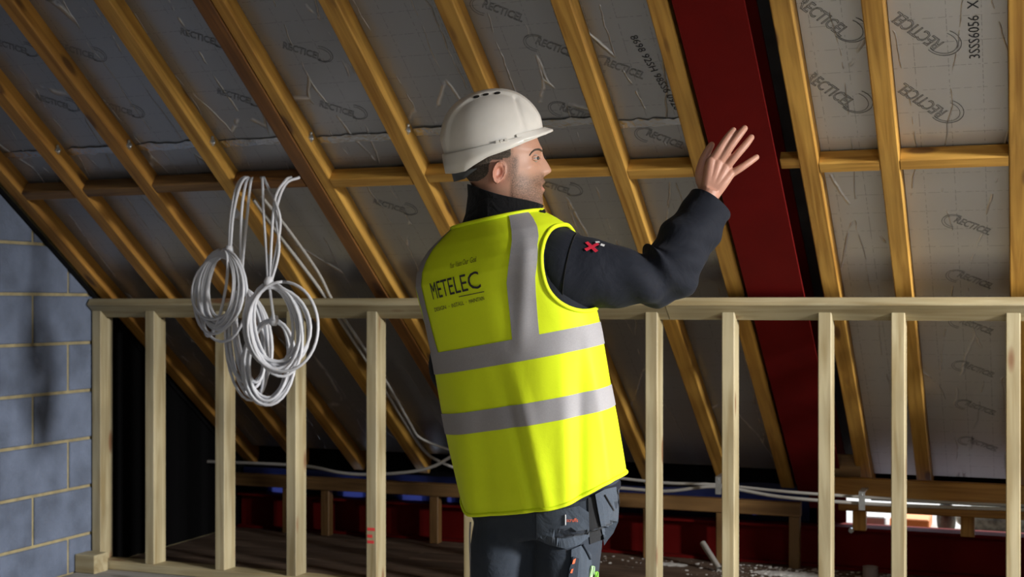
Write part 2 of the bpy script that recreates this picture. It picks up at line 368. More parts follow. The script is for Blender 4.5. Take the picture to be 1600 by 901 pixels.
# ------------------------------------------------------------------ far slope: deck, rafters, noggins, foil boards
ceil = box('ceiling', (XG-0.2, -1.68, -0.26), (6.22, 5.25, -0.17), M['deck']); ceil.matrix_world = ROOF; tag(ceil, kind='structure')
RW, RD, VIS = 0.065, 0.165, 0.062
RAF = [(-4.072, 'rafter_old'), (-3.75, 'rafter_old'), (-3.395, 'rafter_old'), (-3.005, 'rafter'), (-2.622, 'rafter_dark'), (-2.16, 'rafter'), (-1.757, 'rafter'),
       (-1.372, 'rafter'), (-1.068, 'rafter'), (-0.697, 'rafter'), (-0.432, 'rafter'), (-0.026, 'rafter'), (0.37, 'rafter'), (0.77, 'rafter'), (1.17, 'rafter'), (1.57, 'rafter'), (1.97, 'rafter'), (2.37, 'rafter'), (2.77, 'rafter'), (3.17, 'rafter'), (3.57, 'rafter'), (3.97, 'rafter'), (4.37, 'rafter'), (4.77, 'rafter'), (5.17, 'rafter'), (5.57, 'rafter'), (5.93, 'rafter')]
S_LO, S_HI = -1.60, 5.1
def rt(name, mat, x, s0, s1, w, h0, h1, parent=ceil):
    """bar along the slope in roof coordinates (local z = -h)"""
    return timber(name, mat, parent, (x+w, s0, -h1), (0, 1, 0), (-1, 0, 0), s1-s0, w, h1-h0)
for i, (x, mt) in enumerate(RAF):
    w = RW if mt != 'rafter_dark' else 0.066
    rt('rafter', M[mt], x, S_LO, S_HI, w, 0.0, RD)
    if mt == 'rafter_dark':      # paired with a paler rafter alongside
        rt('rafter', M['rafter'], x+0.068, S_LO, S_HI, 0.048, 0.004, RD)
BEAM0, BEAM1 = -0.985, -0.768
def bays():
    for i in range(len(RAF)-1):
        a = RAF[i][0] + (0.116 if RAF[i][1] == 'rafter_dark' else RW); c = RAF[i+1][0]
        yield i, a, c
NOG = 0.725
logo_slots = {}
boards = []
for i, a, c in bays():
    if c-a < 0.02: continue
    beam_bay = (a < BEAM0 < c)
    # noggin
    s_n = NOG + random.uniform(-0.012, 0.012)
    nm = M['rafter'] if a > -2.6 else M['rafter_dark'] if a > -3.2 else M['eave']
    segs = [(a+0.0015, c-0.0015)] if not beam_bay else [(a+0.0015, BEAM0-0.02), (BEAM1+0.004, c-0.0015)]
    for (p, q) in segs:
        if q-p > 0.02:
            hz = 0.0 if not beam_bay else 0.02
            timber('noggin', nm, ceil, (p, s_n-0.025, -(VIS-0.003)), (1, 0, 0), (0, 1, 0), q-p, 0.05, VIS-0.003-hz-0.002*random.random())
    # foil faced boards: lower and upper, joint a little above the noggin
    j = 0.93 + random.uniform(-0.015, 0.015)
    if a > -0.75: j = 2.2
    if beam_bay: continue
    for (s0, s1) in ((-1.50, j-0.004), (j+0.004, 3.35), (3.36, 5.1)):
        dh = random.uniform(0, 0.006)
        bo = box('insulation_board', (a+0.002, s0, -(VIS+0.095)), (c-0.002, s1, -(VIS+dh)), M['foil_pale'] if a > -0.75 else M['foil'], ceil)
        boards.append((bo, i, a, c, s0, s1, VIS+dh))
    if j < 1.5:
        # strip of foil tape along the joint, slightly wavy
        n = 14; xs = np.linspace(a+0.004, c-0.004, n); V = []
        for q in range(n):
            for e in (-0.018, 0.018): V.append((xs[q], j+e+0.003*rng.randn(), -(VIS-0.002-0.002*rng.rand())))
        mk('foil_tape', V, grid_faces(n, 2), M['tape'], ceil, True)
    # galvanised nail plate on the rafter's right flank beside the joint
    if -4.2 < a < -1.4:
        mb = MB(); mb.box((a, j+0.03, -0.045), (a+0.006, j+0.055, -0.02)); mb.ball((a+0.008, j+0.04, -0.028), 0.007, 8, 6); mb.ball((a+0.008, j+0.058, -0.04), 0.006, 8, 6)
        mb.build('nail_plate', M['steel'], ceil, False)
# dark membrane closing the beam bay
for i, a, c in bays():
    if a < BEAM0 < c: box('membrane_panel', (a, -1.62, -0.169), (c, 5.1, -0.155), M['deck'], ceil)

# ------------------------------------------------------------------ printing on the foil
tv, tf = text_mesh('RECTICEL', 0.044, outline=0.0007); tv = tv*np.array([0.98, 1.45, 1.0])
tv = tv - np.array([tv[:, 0].max(), 0, 0])
def arc(n=26):
    P = []
    for k in range(n):
        u = math.radians(112 - 214*k/(n-1)); P.append((0.034+0.056*math.cos(u), 0.042+0.050*math.sin(u), 0))
    return np.array(P)
lg = MB(); lg.add(tv + np.array([0.035, 0, 0]), tf)
A1 = arc(); lg.tube(A1, 0.0010, 4); lg.tube(A1*np.array([0.86, 0.8, 1])+np.array([0.003, 0.003, 0]), 0.0009, 4)
lg2 = MB(); lg2.add((tv-np.array([tv[:, 0].min(), 0, 0]))+np.array([-0.035, 0, 0]), tf)
A2 = A1*np.array([-1, -1, 1])+np.array([0, 0.045, 0]); lg2.tube(A2, 0.0010, 4); lg2.tube(A2*np.array([0.86, 0.8, 1])-np.array([0.003, -0.003, 0]), 0.0009, 4)
def meshof(mb, name):
    me = bpy.data.meshes.new(name); me.from_pydata(mb.v, [], mb.f); me.materials.append(M['ink_soft']); me.update(); return me
LOGO, LOGO2 = meshof(lg, 'printed_logo'), meshof(lg2, 'printed_logo')
def place_print(me, px, py, ang, name='printed_logo', sc=1.0, mat=None):
    for bo, i, a, c, s0, s1, h in boards:
        x, s = roof_s(px, py, h)
        if a <= x <= c and s0 <= s <= s1:
            # trim what would run under the timbers
            src = me; V = np.array([v.co[:] for v in src.vertices])*sc; ca, sa = math.cos(ang), math.sin(ang)
            V = np.stack([x+V[:, 0]*ca-V[:, 1]*sa, s+V[:, 0]*sa+V[:, 1]*ca, np.full(len(V), -h+0.0012)+V[:, 2]], 1)
            ok = (V[:, 0] > a+0.004) & (V[:, 0] < c-0.004)
            F = [tuple(p.vertices) for p in src.polygons if all(ok[v] for v in p.vertices)]
            if not F: return
            use = sorted({v for f in F for v in f}); mp = {v: k for k, v in enumerate(use)}
            return mk(name, V[use], [tuple(mp[v] for v in f) for f in F], mat or M['ink_soft'], bo)
for (px, py, fl) in ((1300, 48, 0), (1311, 160, 0), (1300, -60, 0)):
    place_print(LOGO, px, py, math.radians(-50))
for (px, py) in ((1462, 57), (1468, 165), (1456, -60)):
    place_print(LOGO2, px, py, math.radians(180-48))
for (px, py) in ((1500, 350), (1505, 435), (1508, 507), (1512, 575), (1516, 635), (1520, 692), (848, 72), (885, 175), (955, 105), (1020, 215), (765, 15)):
    place_print(LOGO2, px, py, math.radians(-34), sc=0.75)
for (px, py) in ((490, 90), (545, 180), (330, 68), (385, 160), (505, 245), (625, 330), (140, 90), (35, 82), (100, 168), (200, 178), (880, 300), (590, -20), (250, -20), (60, -5)):
    place_print(LOGO, px, py, math.radians(-30), sc=0.75)
def stamp(body, px, py, ang, size):
    v, f = text_mesh(body, size); v = v - np.array([(v[:, 0].min()+v[:, 0].max())/2, 0, 0])
    me = bpy.data.meshes.new('x'); me.from_pydata([tuple(q) for q in v], [], f)
    place_print(me, px, py, ang, 'printed_stamp', mat=M['ink']); bpy.data.meshes.remove(me)
stamp('3SSS6056  X', 1530, 46, math.radians(90), 0.046)
stamp('8698 92SH 98SS6 0920', 1020, 116, math.radians(-77), 0.038)

# ------------------------------------------------------------------ stud partition
wb = empty('wall_back', (0, Y0, 0)); tag(wb, kind='structure'); wbM = Vector((0, Y0, 0))
timber('top_plate', M['stud'], wb, roofP(XG+0.012, -0.07, -0.040)-wbM, (1, 0, 0), (0, -CT, ST), 2.78, 0.105, 0.038)
timber('top_plate', M['stud'], wb, roofP(XG+0.012+2.783, -0.07, -0.040)-wbM, (1, 0, 0), (0, -CT, ST), 7.25, 0.105, 0.038)
timber('sole_plate', M['stud'], wb, (XG+0.012, -0.04, 0.0), (1, 0, 0), (0, 1, 0), 10.0, 0.105, 0.04)
STUDS = [-4.085, -3.785, -3.405, -3.035, -2.638, -2.18, -1.775, -1.392, -1.083, -0.712, -0.443, -0.04, 0.36, 0.76, 1.16, 1.56, 1.96, 2.36, 2.76, 3.16, 3.56, 3.96, 4.36, 4.76, 5.16, 5.56]
SW, SY0, SY1 = 0.05, -0.034, 0.058
def plate_z(yrel):  # underside of the tilted plate
    return ZR - 0.041/CT - TP*yrel
for X in STUDS:
    p = bpy.data.meshes.new('stud'); zl = 0.041
    zf, zb = plate_z(SY0)-0.001, plate_z(SY1)-0.001
    c = 0.003
    prof = [(c, SY0), (SW-c, SY0), (SW, SY0+c), (SW, SY1-c), (SW-c, SY1), (c, SY1), (0, SY1-c), (0, SY0+c)]
    V = []
    for top in (0, 1):
        for (a, b_) in prof:
            z = zl if not top else plate_z(b_)-0.0015
            V.append((z, a, b_))       # local x along the length
    F = [tuple(range(7, -1, -1)), tuple(range(8, 16))] + [(k, (k+1) % 8, (k+1) % 8+8, k+8) for k in range(8)]
    Mx = Matrix(((0, 1, 0, X), (0, 0, 1, 0), (1, 0, 0, 0), (0, 0, 0, 1)))
    mk('stud', V, F, M['stud'], wb, False, Mx)
# sheets added out of view, keeping window light off the eaves
for k in range(4):
    xa = 0.80+1.2*k; xz = min(xa+1.196, 5.95)
    zt_ = plate_z(SY0)-0.01
    box('eaves_light_blocker', (xa, SY0-0.0135, 0.005), (xz, SY0-0.001, zt_), M['plaster'], wb)
# red survey spray marks low on one stud
mb = MB()
for (zz_, s_) in ((0.265, 0.018), (0.235, 0.012), (0.21, 0.016)): mb.box((-2.638+0.006, SY0-0.0008, zz_), (-2.638+0.006+2*s_, SY0-0.0002, zz_+0.013))
mb.build('spray_mark', M['spray'], wb, False)

# ------------------------------------------------------------------ eaves: rail, short posts, wall plate, membrane
YE = 6.30
ev = empty('wall_eaves', (0, YE, 0)); tag(ev, kind='structure')
zr1, zr0 = onY(1060, 776, YE).z, onY(1060, 797, YE).z
xr = onY(1250, 790, YE).x
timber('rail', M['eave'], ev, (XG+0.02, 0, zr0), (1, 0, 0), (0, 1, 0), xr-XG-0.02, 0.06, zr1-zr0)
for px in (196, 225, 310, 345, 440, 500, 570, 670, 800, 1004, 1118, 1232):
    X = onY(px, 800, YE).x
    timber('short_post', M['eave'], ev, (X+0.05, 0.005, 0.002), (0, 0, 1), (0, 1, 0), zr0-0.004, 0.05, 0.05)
# right of the raking steel: header under the rafters and rail
zh1, zh0 = onY(1450, 752, 6.2).z, onY(1450, 783, 6.2).z
xb = onY(1300, 770, 6.2).x
timber('header', M['rafter_old'], ev, (xb, -0.10, zh0), (1, 0, 0), (0, 1, 0), 5.95-xb, 0.05, zh1-zh0)
zg1, zg0 = onY(1450, 792, 6.2).z, onY(1450, 804, 6.2).z
timber('rail', M['rafter_old'], ev, (xb+0.03, -0.11, zg0), (1, 0, 0), (0, 1, 0), 5.9-xb, 0.06, zg1-zg0)
for px in (1330, 1500, 1780):
    X = onY(px, 810, 6.25).x
    timber('short_post', M['rafter_old'], ev, (X+0.06, 0.0, 0.20), (0, 0, 1), (0, 1, 0), zg0-0.205, 0.05, 0.06)
box('closing_panel', (xb-0.03, -0.045, zh0+0.03), (xb+0.12, -0.025, zh1+0.10), M['eave'], ev)
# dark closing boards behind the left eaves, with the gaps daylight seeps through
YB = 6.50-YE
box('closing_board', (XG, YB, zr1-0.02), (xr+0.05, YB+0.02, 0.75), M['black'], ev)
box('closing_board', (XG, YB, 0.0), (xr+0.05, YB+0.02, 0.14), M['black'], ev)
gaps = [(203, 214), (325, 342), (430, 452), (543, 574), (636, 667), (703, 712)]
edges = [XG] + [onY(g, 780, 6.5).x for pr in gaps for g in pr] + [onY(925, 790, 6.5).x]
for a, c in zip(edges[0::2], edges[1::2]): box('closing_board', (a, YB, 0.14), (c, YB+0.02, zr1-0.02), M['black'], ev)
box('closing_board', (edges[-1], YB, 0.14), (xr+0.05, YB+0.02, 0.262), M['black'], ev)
# blue breather membrane lapped down behind the left eaves (up to the steel)
n = 60; V = []
xs = np.linspace(XG+0.02, xr+0.02, n)
for q in range(n):
    wv = 0.010*math.sin(q*0.9)+0.006*math.sin(q*2.3)
    V += [(xs[q], 0.180+wv, 0.10), (xs[q], 0.17+wv*0.7, 0.27), (xs[q], 0.14+wv*0.3, zr1), (xs[q], 0.15, zr1+0.02+0.05*math.exp(-((xs[q]+1.15)/0.3)**2))]
mk('breather_membrane', V, grid_faces(n, 4), M['blue'], ev, True)
box('closing_board', (xr+0.3, 0.23, zg1-0.03), (5.98, 0.25, 0.9), M['black'], ev)

# ================================================================== THINGS
# ------------------------------------------------------------------ red steel beams
def ibeam(L, bw, dp, tf_, tw):
    """I-section along x, width y, depth z (0..dp)"""
    h = bw/2; w2 = tw/2
    pr = [(-h, 0), (h, 0), (h, tf_), (w2, tf_), (w2, dp-tf_), (h, dp-tf_), (h, dp), (-h, dp), (-h, dp-tf_), (-w2, dp-tf_), (-w2, tf_), (-h, tf_)]
    V = [(0, a, b_) for a, b_ in pr] + [(L, a, b_) for a, b_ in pr]; n = 12
    F = [(0, 1, 2, 11), (2, 3, 10, 11), (3, 4, 9, 10), (4, 5, 8, 9), (5, 6, 7, 8)]
    F = [f[::-1] for f in F] + [tuple(i+12 for i in f) for f in F] + [(i, (i+1) % n, (i+1) % n+n, i+n) for i in range(n)]
    return V, F
V, F = ibeam(6.25, BEAM1-BEAM0, 0.165, 0.013, 0.009)
ez = Vector((0, ST, CT)); ex = Vector((0, -CT, ST)); ey = ez.cross(ex)
Mb = Matrix((ex, ey, ez)).transposed().to_4x4(); Mb.translation = roofP((BEAM0+BEAM1)/2, -1.72, -0.012)
rb = mk('steel_beam', V, F, M['red'], None, False, Mb); tag(rb, 'wide dark red steel beam raking down the roof slope beside the raised hand', 'beam', 'red steels')
V, F = ibeam(xr+0.1-XG-0.02, 0.11, 0.19, 0.012, 0.02)
hb1 = mk('steel_beam', V, F, M['red'], None, False, Matrix.Translation((XG+0.02, YE+0.135, 0.002))); tag(hb1, 'dark red steel lying on the floor behind the short eaves posts', 'beam', 'red steels')
zt = onY(1450, 831, 6.36).z
V, F = ibeam(5.9-xr-0.15, 0.14, zt, 0.014, 0.03)
hb2 = mk('steel_beam', V, F, M['red'], None, False, Matrix.Translation((xr+0.12, YE+0.12, 0.002))); tag(hb2, 'dark red horizontal steel beam under the daylight gap at lower right', 'beam', 'red steels')
mb = MB(); mb.box((onY(1243, 800, 6.4).x, YE+0.20, 0.0), (onY(1318, 800, 6.4).x, YE+0.215, 0.46)); mb.build('end_plate', M['red'], hb2, False, Matrix.Translation(-hb2.location))
mb = MB(); p = onY(1330, 828, YE+0.04)
mb.tube([(p.x, p.y-0.012, p.z), (p.x, p.y+0.01, p.z)], 0.012, 6); mb.build('bolt', M['steel'], hb2, False, hb2.matrix_world.inverted() if False else Matrix.Translation(-hb2.location))

# ------------------------------------------------------------------ outside ledge seen through the gap
ledge = box('floor_ledge', (xr, 6.62, 0.05), (6.2, 7.8, 0.14), plain('ledge', (0.4, 0.38, 0.35), 0.9)); tag(ledge, kind='structure')
o = box('orange_board', (onY(1395, 815, 6.9).x, 6.72, 0.142), (onY(1455, 815, 6.9).x, 7.0, 0.20), M['orange'], None, None, 0.006); tag(o, 'bright orange board lying outside beyond the lower right gap', 'board')
o = box('foam_block', (onY(1345, 815, 6.7).x, 6.64, 0.142), (onY(1385, 815, 6.7).x, 6.71, 0.215), M['white'], None, None, 0.006); tag(o, 'small white block catching daylight left of the orange board', 'block')
mb = MB(); mb.ball((onY(1560, 815, 6.8).x, 6.85, 0.20), (0.20, 0.1, 0.08), 16, 10); o = mb.build('stone', M['stone']); tag(o, 'rough grey green stone outside the gap at far lower right', 'stone')
mb = MB(); mb.ball((onY(1478, 815, 6.66).x, 6.69, 0.215), (0.045, 0.03, 0.09), 12, 8); o = mb.build('stone', M['stone']); tag(o, 'dark upright stone lump right of the orange board', 'stone')

# ------------------------------------------------------------------ small things on the floor
p = onY(1098, 848, 6.24); q = onY(1124, 872, 6.12); q.z = 0.012
mb = MB(); P = [p, p.lerp(q, 0.5), q]; mb.tube(P, 0.014, 14, False); mb.tube([P[2], P[1], P[0]], 0.011, 14, False)
o = mb.build('pipe_offcut', M['cable_grey']); tag(o, 'short white plastic pipe offcut leaning by the eaves behind the studs', 'pipe')
c0 = onY(1360, 888, 6.22)
mb = MB(); n = 20
prof = [(0.0, 0.0), (0.034, 0.0), (0.035, 0.004), (0.034, 0.045), (0.036, 0.05), (0.033, 0.05), (0.031, 0.012), (0, 0.012)]
V = [(c0.x+r_*math.cos(2*math.pi*k/n), 6.22+r_*math.sin(2*math.pi*k/n), 0.002+z_) for r_, z_ in prof for k in range(n)]
mb.add(V, grid_faces(len(prof), n, True)); o = mb.build('tin', plain('tin_brown', (0.32, 0.26, 0.24), 0.5, noise=0.2)); tag(o, 'small open brown tin on the dusty floor before the red beam', 'tin')
# offcut against the foot of the first stud
o = timber('wood_offcut', M['stud'], None, (XG+0.008, Y0-0.150, 0.0), (1, 0, 0), (0, 1, 0), 0.105, 0.10, 0.085); tag(o, 'square timber offcut at the foot of the leftmost stud', 'offcut')
# dusty debris
mb = MB()
for k in range(700):
    x = random.gauss(-0.95, 0.22) if k % 3 else random.uniform(-2.0, 0.8); yy = random.uniform(6.0, 6.33); s_ = 0.0015+0.006*random.random()**2
    mb.ball((x, yy, s_*0.3), (s_*1.5, s_, s_*0.5), 6, 4)
for (cx_, cy_, rx_, ry_) in ((-0.97, 6.17, 0.20, 0.08), (-0.72, 6.14, 0.14, 0.06), (-1.55, 6.2, 0.10, 0.05), (-0.2, 6.12, 0.18, 0.05)):
    n = 26; V = [(cx_+rx_*(0.75+0.35*random.random())*math.cos(2*math.pi*k/n), cy_+ry_*(0.7+0.4*random.random())*math.sin(2*math.pi*k/n), 0.001) for k in range(n)] + [(cx_, cy_, 0.006)]
    mb.add(V, [(k, (k+1) % n, n) for k in range(n)])
o = mb.build('rubble', M['dust'], None, False); tag(o, 'scattered pale rubble and dust on the floor near the eaves', 'rubble', kind='stuff')

# ------------------------------------------------------------------ cables
def cable(name, pts, r_, label, mat='cable_grey', group=None, n=6):
    V, F = tube_geo(catmull(pts, n), r_, 8); o = mk(name, V, F, M[mat], None, True); return tag(o, label, 'cable', group)
def rp(px, py, h):
    x, s = roof_s(px, py, h); return roofP(x, s, h)
cable('cable', [rp(397, 312, -.012), rp(440, 372, -.012), rp(500, 452, -.03), rp(538, 510, -.012), rp(590, 590, -.012), rp(630, 655, -.012), rp(662, 703, -.02), rp(690, 722, -.03), rp(740, 742, -.04)], 0.0075, 'thick pale cable running down the rafter behind the hanging coils, lower of two', group='cables down the rafter')
cable('cable', [rp(408, 306, -.012), rp(450, 358, -.012), rp(497, 425, -.012), rp(520, 470, -.03), rp(560, 530, -.012), rp(605, 598, -.012), rp(640, 660, -.012), rp(657, 684, -.02), rp(700, 702, -.03), rp(740, 716, -.04)], 0.0065, 'thinner pale cable running down the rafter just above the thick pale one', group='cables down the rafter')
YC = 6.12
cable('cable', [onY(120, 706, YC), onY(176, 711, YC), onY(235, 718, YC), onY(330, 721, YC), onY(470, 727, YC), onY(530, 738, YC), onY(575, 741, YC), onY(640, 737, YC), onY(680, 727, YC), onY(715, 708, YC), onY(760, 700, YC)], 0.0085, 'grey cable sagging along the dark eaves left of the worker', group='cables along the eaves')
cable('cable', [onY(900, 738, 6.0), onY(962, 746, 6.0), onY(1040, 754, 6.0), onY(1120, 757, 6.0), onY(1230, 768, 5.98), onY(1345, 776, 5.96), onY(1450, 783, 5.96), onY(1600, 790, 5.96), onY(1750, 795, 5.96)], 0.007, 'upper of the two grey cables slung along the eaves right of the worker', group='cables along the eaves')
cable('cable', [onY(900, 765, 5.98), onY(962, 762, 5.98), onY(1040, 767, 5.98), onY(1120, 760, 5.98), onY(1220, 776, 5.96), onY(1345, 786, 5.94), onY(1450, 791, 5.94), onY(1600, 796, 5.94), onY(1750, 801, 5.94)], 0.0078, 'lower of the two grey cables slung along the eaves right of the worker', group='cables along the eaves')
for (px, py, lab) in ((1347, 780, 'galvanised strap holding the eaves cables right of the raking steel'), (1123, 756, 'galvanised strap tying the eaves cables near the middle studs')):
    p = onY(px, py, 5.925); mb = MB(); mb.box((p.x-0.013, 5.915, p.z-0.045), (p.x+0.013, 5.92, p.z+0.035)); mb.box((p.x-0.013, 5.92, p.z+0.03), (p.x+0.013, 6.05, p.z+0.035)); mb.ball((p.x, 5.915, p.z+0.022), 0.005, 8, 5)
    o = mb.build('strap', M['steel'], None, False); tag(o, lab, 'strap', 'cable straps')

YK = 4.47
def coil(label, cx, cy, rx, ry, turns, tilt, tie, hangs, spread=0.06, jit=6.0, yoff=0.0, loose=None, seed=1):
    rs = np.random.RandomState(seed); o = empty('cable_coil', onY(cx, cy+ry, YK+yoff)); base = o.location.copy()
    pts = []
    phase = rs.rand()*6
    for k in range(turns):
        jx, jy, jd = (rs.uniform(-jit, jit*0.6) if jit < 18 else rs.uniform(-rx*0.9, 8)), min(6, rs.uniform(-jit, jit*0.6)), rs.uniform(-1, 1)
        ox = rs.uniform(-jit, jit)*0.6
        for a in np.linspace(0, 2*math.pi, 28, endpoint=False):
            x = (rx+jx)*math.sin(a)+ox*(1-math.cos(a))/2; yv = -(ry+jy)*math.cos(a) + (jy*0.5)
            ct, st = math.cos(tilt), math.sin(tilt)
            px, py = cx+x*ct-yv*st, cy+x*st+yv*ct
            pts.append(onY(px, py, YK+yoff+spread*(0.55*math.sin(a+phase)+0.45*jd*(1-math.cos(a))/2)) - base)
    V, F = tube_geo(np.array(pts), 0.0060, 7); mk('windings', V, F, M['cable'], o, True)
    if loose:
        lx, ly, lrx, lry = loose; L_ = [onY(lx+lrx*math.sin(a), ly-lry*math.cos(a), YK+yoff-0.05*math.sin(a/2)) - base for a in np.linspace(0, 2*math.pi, 40)]
        V, F = tube_geo(np.array(L_), 0.0060, 7); mk('loose_loop', V, F, M['cable'], o, True)
    for h in hangs:
        P = [onY(px, py, Yh) - base for (px, py, Yh) in h]
        V, F = tube_geo(catmull(P, 7), 0.0058, 7); mk('hanging_strand', V, F, M['cable'], o, True)
    p = onY(tie[0], tie[1], YK+yoff) - base
    V, F = tube_geo([p+Vector((-0.004, 0, -0.02)), p, p+Vector((0.004, 0, 0.02))], [0.014, 0.019, 0.013], 10); mk('tie_wrap', V, F, M['cable'], o, True)
    return tag(o, label, 'cable coil', 'white cable coils hung from the roof timber')
NY = 4.50
coil('slim white cable coil, leftmost of the hanging bundle', 343, 458, 33, 66, 13, 0.10, (358, 392),
     [[(358, 395, YK), (360, 345, YK), (366, 305, YK), (374, 283, NY), (384, 277, NY+.05), (390, 284, NY+.10)], [(360, 395, YK), (364, 340, YK), (372, 300, YK), (380, 281, NY), (388, 277, NY+.05)], [(377, 440, YK), (376, 380, YK), (378, 325, YK), (384, 288, NY), (390, 278, NY+.05)]], 0.12, 20, 0.0, None, 3)
coil('long white cable coil hanging behind, between the slim and the round one', 390, 535, 30, 82, 11, -0.13, (377, 450),
     [[(377, 452, YK+.03), (380, 400, YK+.02), (386, 340, YK+.01), (391, 290, NY), (394, 278, NY+.05)]], 0.08, 13, 0.06, None, 5)
coil('round white cable coil in front with one wide loose loop', 430, 512, 44, 68, 12, -0.16, (420, 440),
     [[(419, 442, YK-.05), (416, 390, YK-.04), (412, 330, YK-.02), (410, 284, NY), (408, 277, NY+.05)], [(421, 440, YK-.05), (430, 400, YK-.04), (438, 350, YK-.03), (432, 320, YK-.03), (418, 290, NY), (412, 277, NY+.05)], [(422, 440, YK-.05), (424, 380, YK-.04), (430, 310, YK-.02), (446, 282, NY), (455, 277, NY+.05)], [(424, 440, YK-.05), (436, 390, YK-.04), (432, 330, YK-.02), (446, 288, NY), (468, 277, NY+.05)]], 0.05, 15, -0.06, (442, 510, 55, 70), 7)
coil('small white cable coil hanging lowest in the bundle', 420, 565, 37, 66, 10, 0.12, (428, 500),
     [[(428, 500, YK-.02), (424, 470, YK-.03), (421, 442, YK-.05)]], 0.04, 7, 0.0, None, 11)

# ================================================================== THE WORKER
# local frame of the figure: x = to the right of the photo, y = away, z up; S px per metre at his distance
SP = 620.0; D0 = FPX/SP; PX0 = 0.07
person = empty('person', FW*D0 + RT*PX0, PSI)
tag(person, 'man in white hard hat, yellow hi-vis vest and dark jacket raising his right hand', 'person')
def L(px, py, dy=0.0):
    k = (D0+dy)/FPX; return np.array([(px-800)*k-PX0, dy, ZC+(475-py)*k])
M['skin'] = None
def skin_mat():
    m, nt, b = new_mat('skin'); Lk = nt.links
    at = N(nt, 'ShaderNodeAttribute'); at.attribute_name = 'tone'
    no = N(nt, 'ShaderNodeTexNoise'); no.inputs['Scale'].default_value = 330; no.inputs['Detail'].default_value = 3
    tc = N(nt, 'ShaderNodeTexCoord'); Lk.new(tc.outputs['Object'], no.inputs['Vector'])
    sp = N(nt, 'ShaderNodeSeparateColor'); Lk.new(at.outputs['Color'], sp.inputs[0])
    base = N(nt, 'ShaderNodeMix', data_type='RGBA'); base.inputs[6].default_value = (0.52, 0.285, 0.195, 1); base.inputs[7].default_value = (0.52, 0.21, 0.16, 1)
    Lk.new(sp.outputs[1], base.inputs[0])
    mr = N(nt, 'ShaderNodeMapRange'); mr.inputs[1].default_value = 0.35; mr.inputs[2].default_value = 0.65; mr.inputs[3].default_value = 0.5; mr.inputs[4].default_value = 0.95; Lk.new(no.outputs['Fac'], mr.inputs[0])
    mu = N(nt, 'ShaderNodeMath', operation='MULTIPLY'); Lk.new(mr.outputs[0], mu.inputs[0]); Lk.new(sp.outputs[0], mu.inputs[1])
    mx = N(nt, 'ShaderNodeMix', data_type='RGBA'); Lk.new(mu.outputs[0], mx.inputs[0]); Lk.new(base.outputs[2], mx.inputs[6]); mx.inputs[7].default_value = (0.075, 0.045, 0.03, 1)
    Lk.new(mx.outputs[2], b.inputs['Base Color']); b.inputs['Roughness'].default_value = 0.48
    b.inputs['Subsurface Weight'].default_value = 0.12; b.inputs['Subsurface Radius'].default_value = (0.012, 0.005, 0.003); b.inputs['Subsurface Scale'].default_value = 0.5
    bp = N(nt, 'ShaderNodeBump'); bp.inputs['Strength'].default_value = 0.12; bp.inputs['Distance'].default_value = 0.002; Lk.new(no.outputs['Fac'], bp.inputs['Height']); Lk.new(bp.outputs[0], b.inputs['Normal'])
    return m
M['skin'] = skin_mat()
def fabric(name, col, rough=0.8, sheen=0.0, bump=0.15, wr=7.0, noise=0.1):
    m, nt, b = new_mat(name); Lk = nt.links; tc = N(nt, 'ShaderNodeTexCoord')
    n1 = N(nt, 'ShaderNodeTexNoise'); n1.inputs['Scale'].default_value = wr; n1.inputs['Detail'].default_value = 4; n1.inputs['Distortion'].default_value = 0.8; Lk.new(tc.outputs['Object'], n1.inputs['Vector'])
    n2 = N(nt, 'ShaderNodeTexNoise'); n2.inputs['Scale'].default_value = 420; Lk.new(tc.outputs['Object'], n2.inputs['Vector'])
    b1 = N(nt, 'ShaderNodeBump'); b1.inputs['Strength'].default_value = bump; b1.inputs['Distance'].default_value = 0.03; Lk.new(n1.outputs['Fac'], b1.inputs['Height'])
    b2 = N(nt, 'ShaderNodeBump'); b2.inputs['Strength'].default_value = 0.2; b2.inputs['Distance'].default_value = 0.001; Lk.new(n2.outputs['Fac'], b2.inputs['Height']); Lk.new(b1.outputs[0], b2.inputs['Normal'])
    Lk.new(b2.outputs[0], b.inputs['Normal'])
    mr = N(nt, 'ShaderNodeMapRange'); mr.inputs[3].default_value = 1-noise; mr.inputs[4].default_value = 1+noise; Lk.new(n2.outputs['Fac'], mr.inputs[0])
    mx = N(nt, 'ShaderNodeMix', data_type='RGBA', blend_type='MULTIPLY'); mx.inputs[0].default_value = 1; mx.inputs[6].default_value = (*col, 1); Lk.new(mr.outputs[0], mx.inputs[7]); Lk.new(mx.outputs[2], b.inputs['Base Color'])
    b.inputs['Roughness'].default_value = rough; b.inputs['Sheen Weight'].default_value = sheen; b.inputs['Specular IOR Level'].default_value = 0.2
    return m
M['vest'] = fabric('hivis_yellow', (0.80, 0.97, 0.02), 0.6, 0, 0.10, 5.0, 0.04)
M['strip'] = plain('reflective_grey', (0.34, 0.33, 0.345), 0.7, 0.0, noise=0.06, nscale=300)
M['jacket'] = fabric('navy_softshell', (0.0095, 0.0115, 0.0185), 0.8, 0.03, 0.30, 9.0)
M['collar'] = fabric('black_fleece', (0.006, 0.006, 0.007), 0.95, 0.1, 0.3, 30.0)
M['trouser'] = fabric('dark_trouser', (0.030, 0.038, 0.052), 0.8, 0.05, 0.35, 10.0)
M['pocket'] = fabric('pocket_panel', (0.060, 0.075, 0.098), 0.85, 0.05, 0.25, 14.0)
M['boot'] = fabric('boot_leather', (0.05, 0.035, 0.025), 0.6, 0, 0.3, 20.0)
M['hat'] = plain('hat_shell', (0.80, 0.77, 0.71), 0.32, noise=0.05, nscale=14)
M['hatdark'] = plain('hat_dark', (0.01, 0.01, 0.01), 0.6)
M['strap'] = plain('harness_grey', (0.06, 0.065, 0.07), 0.5)
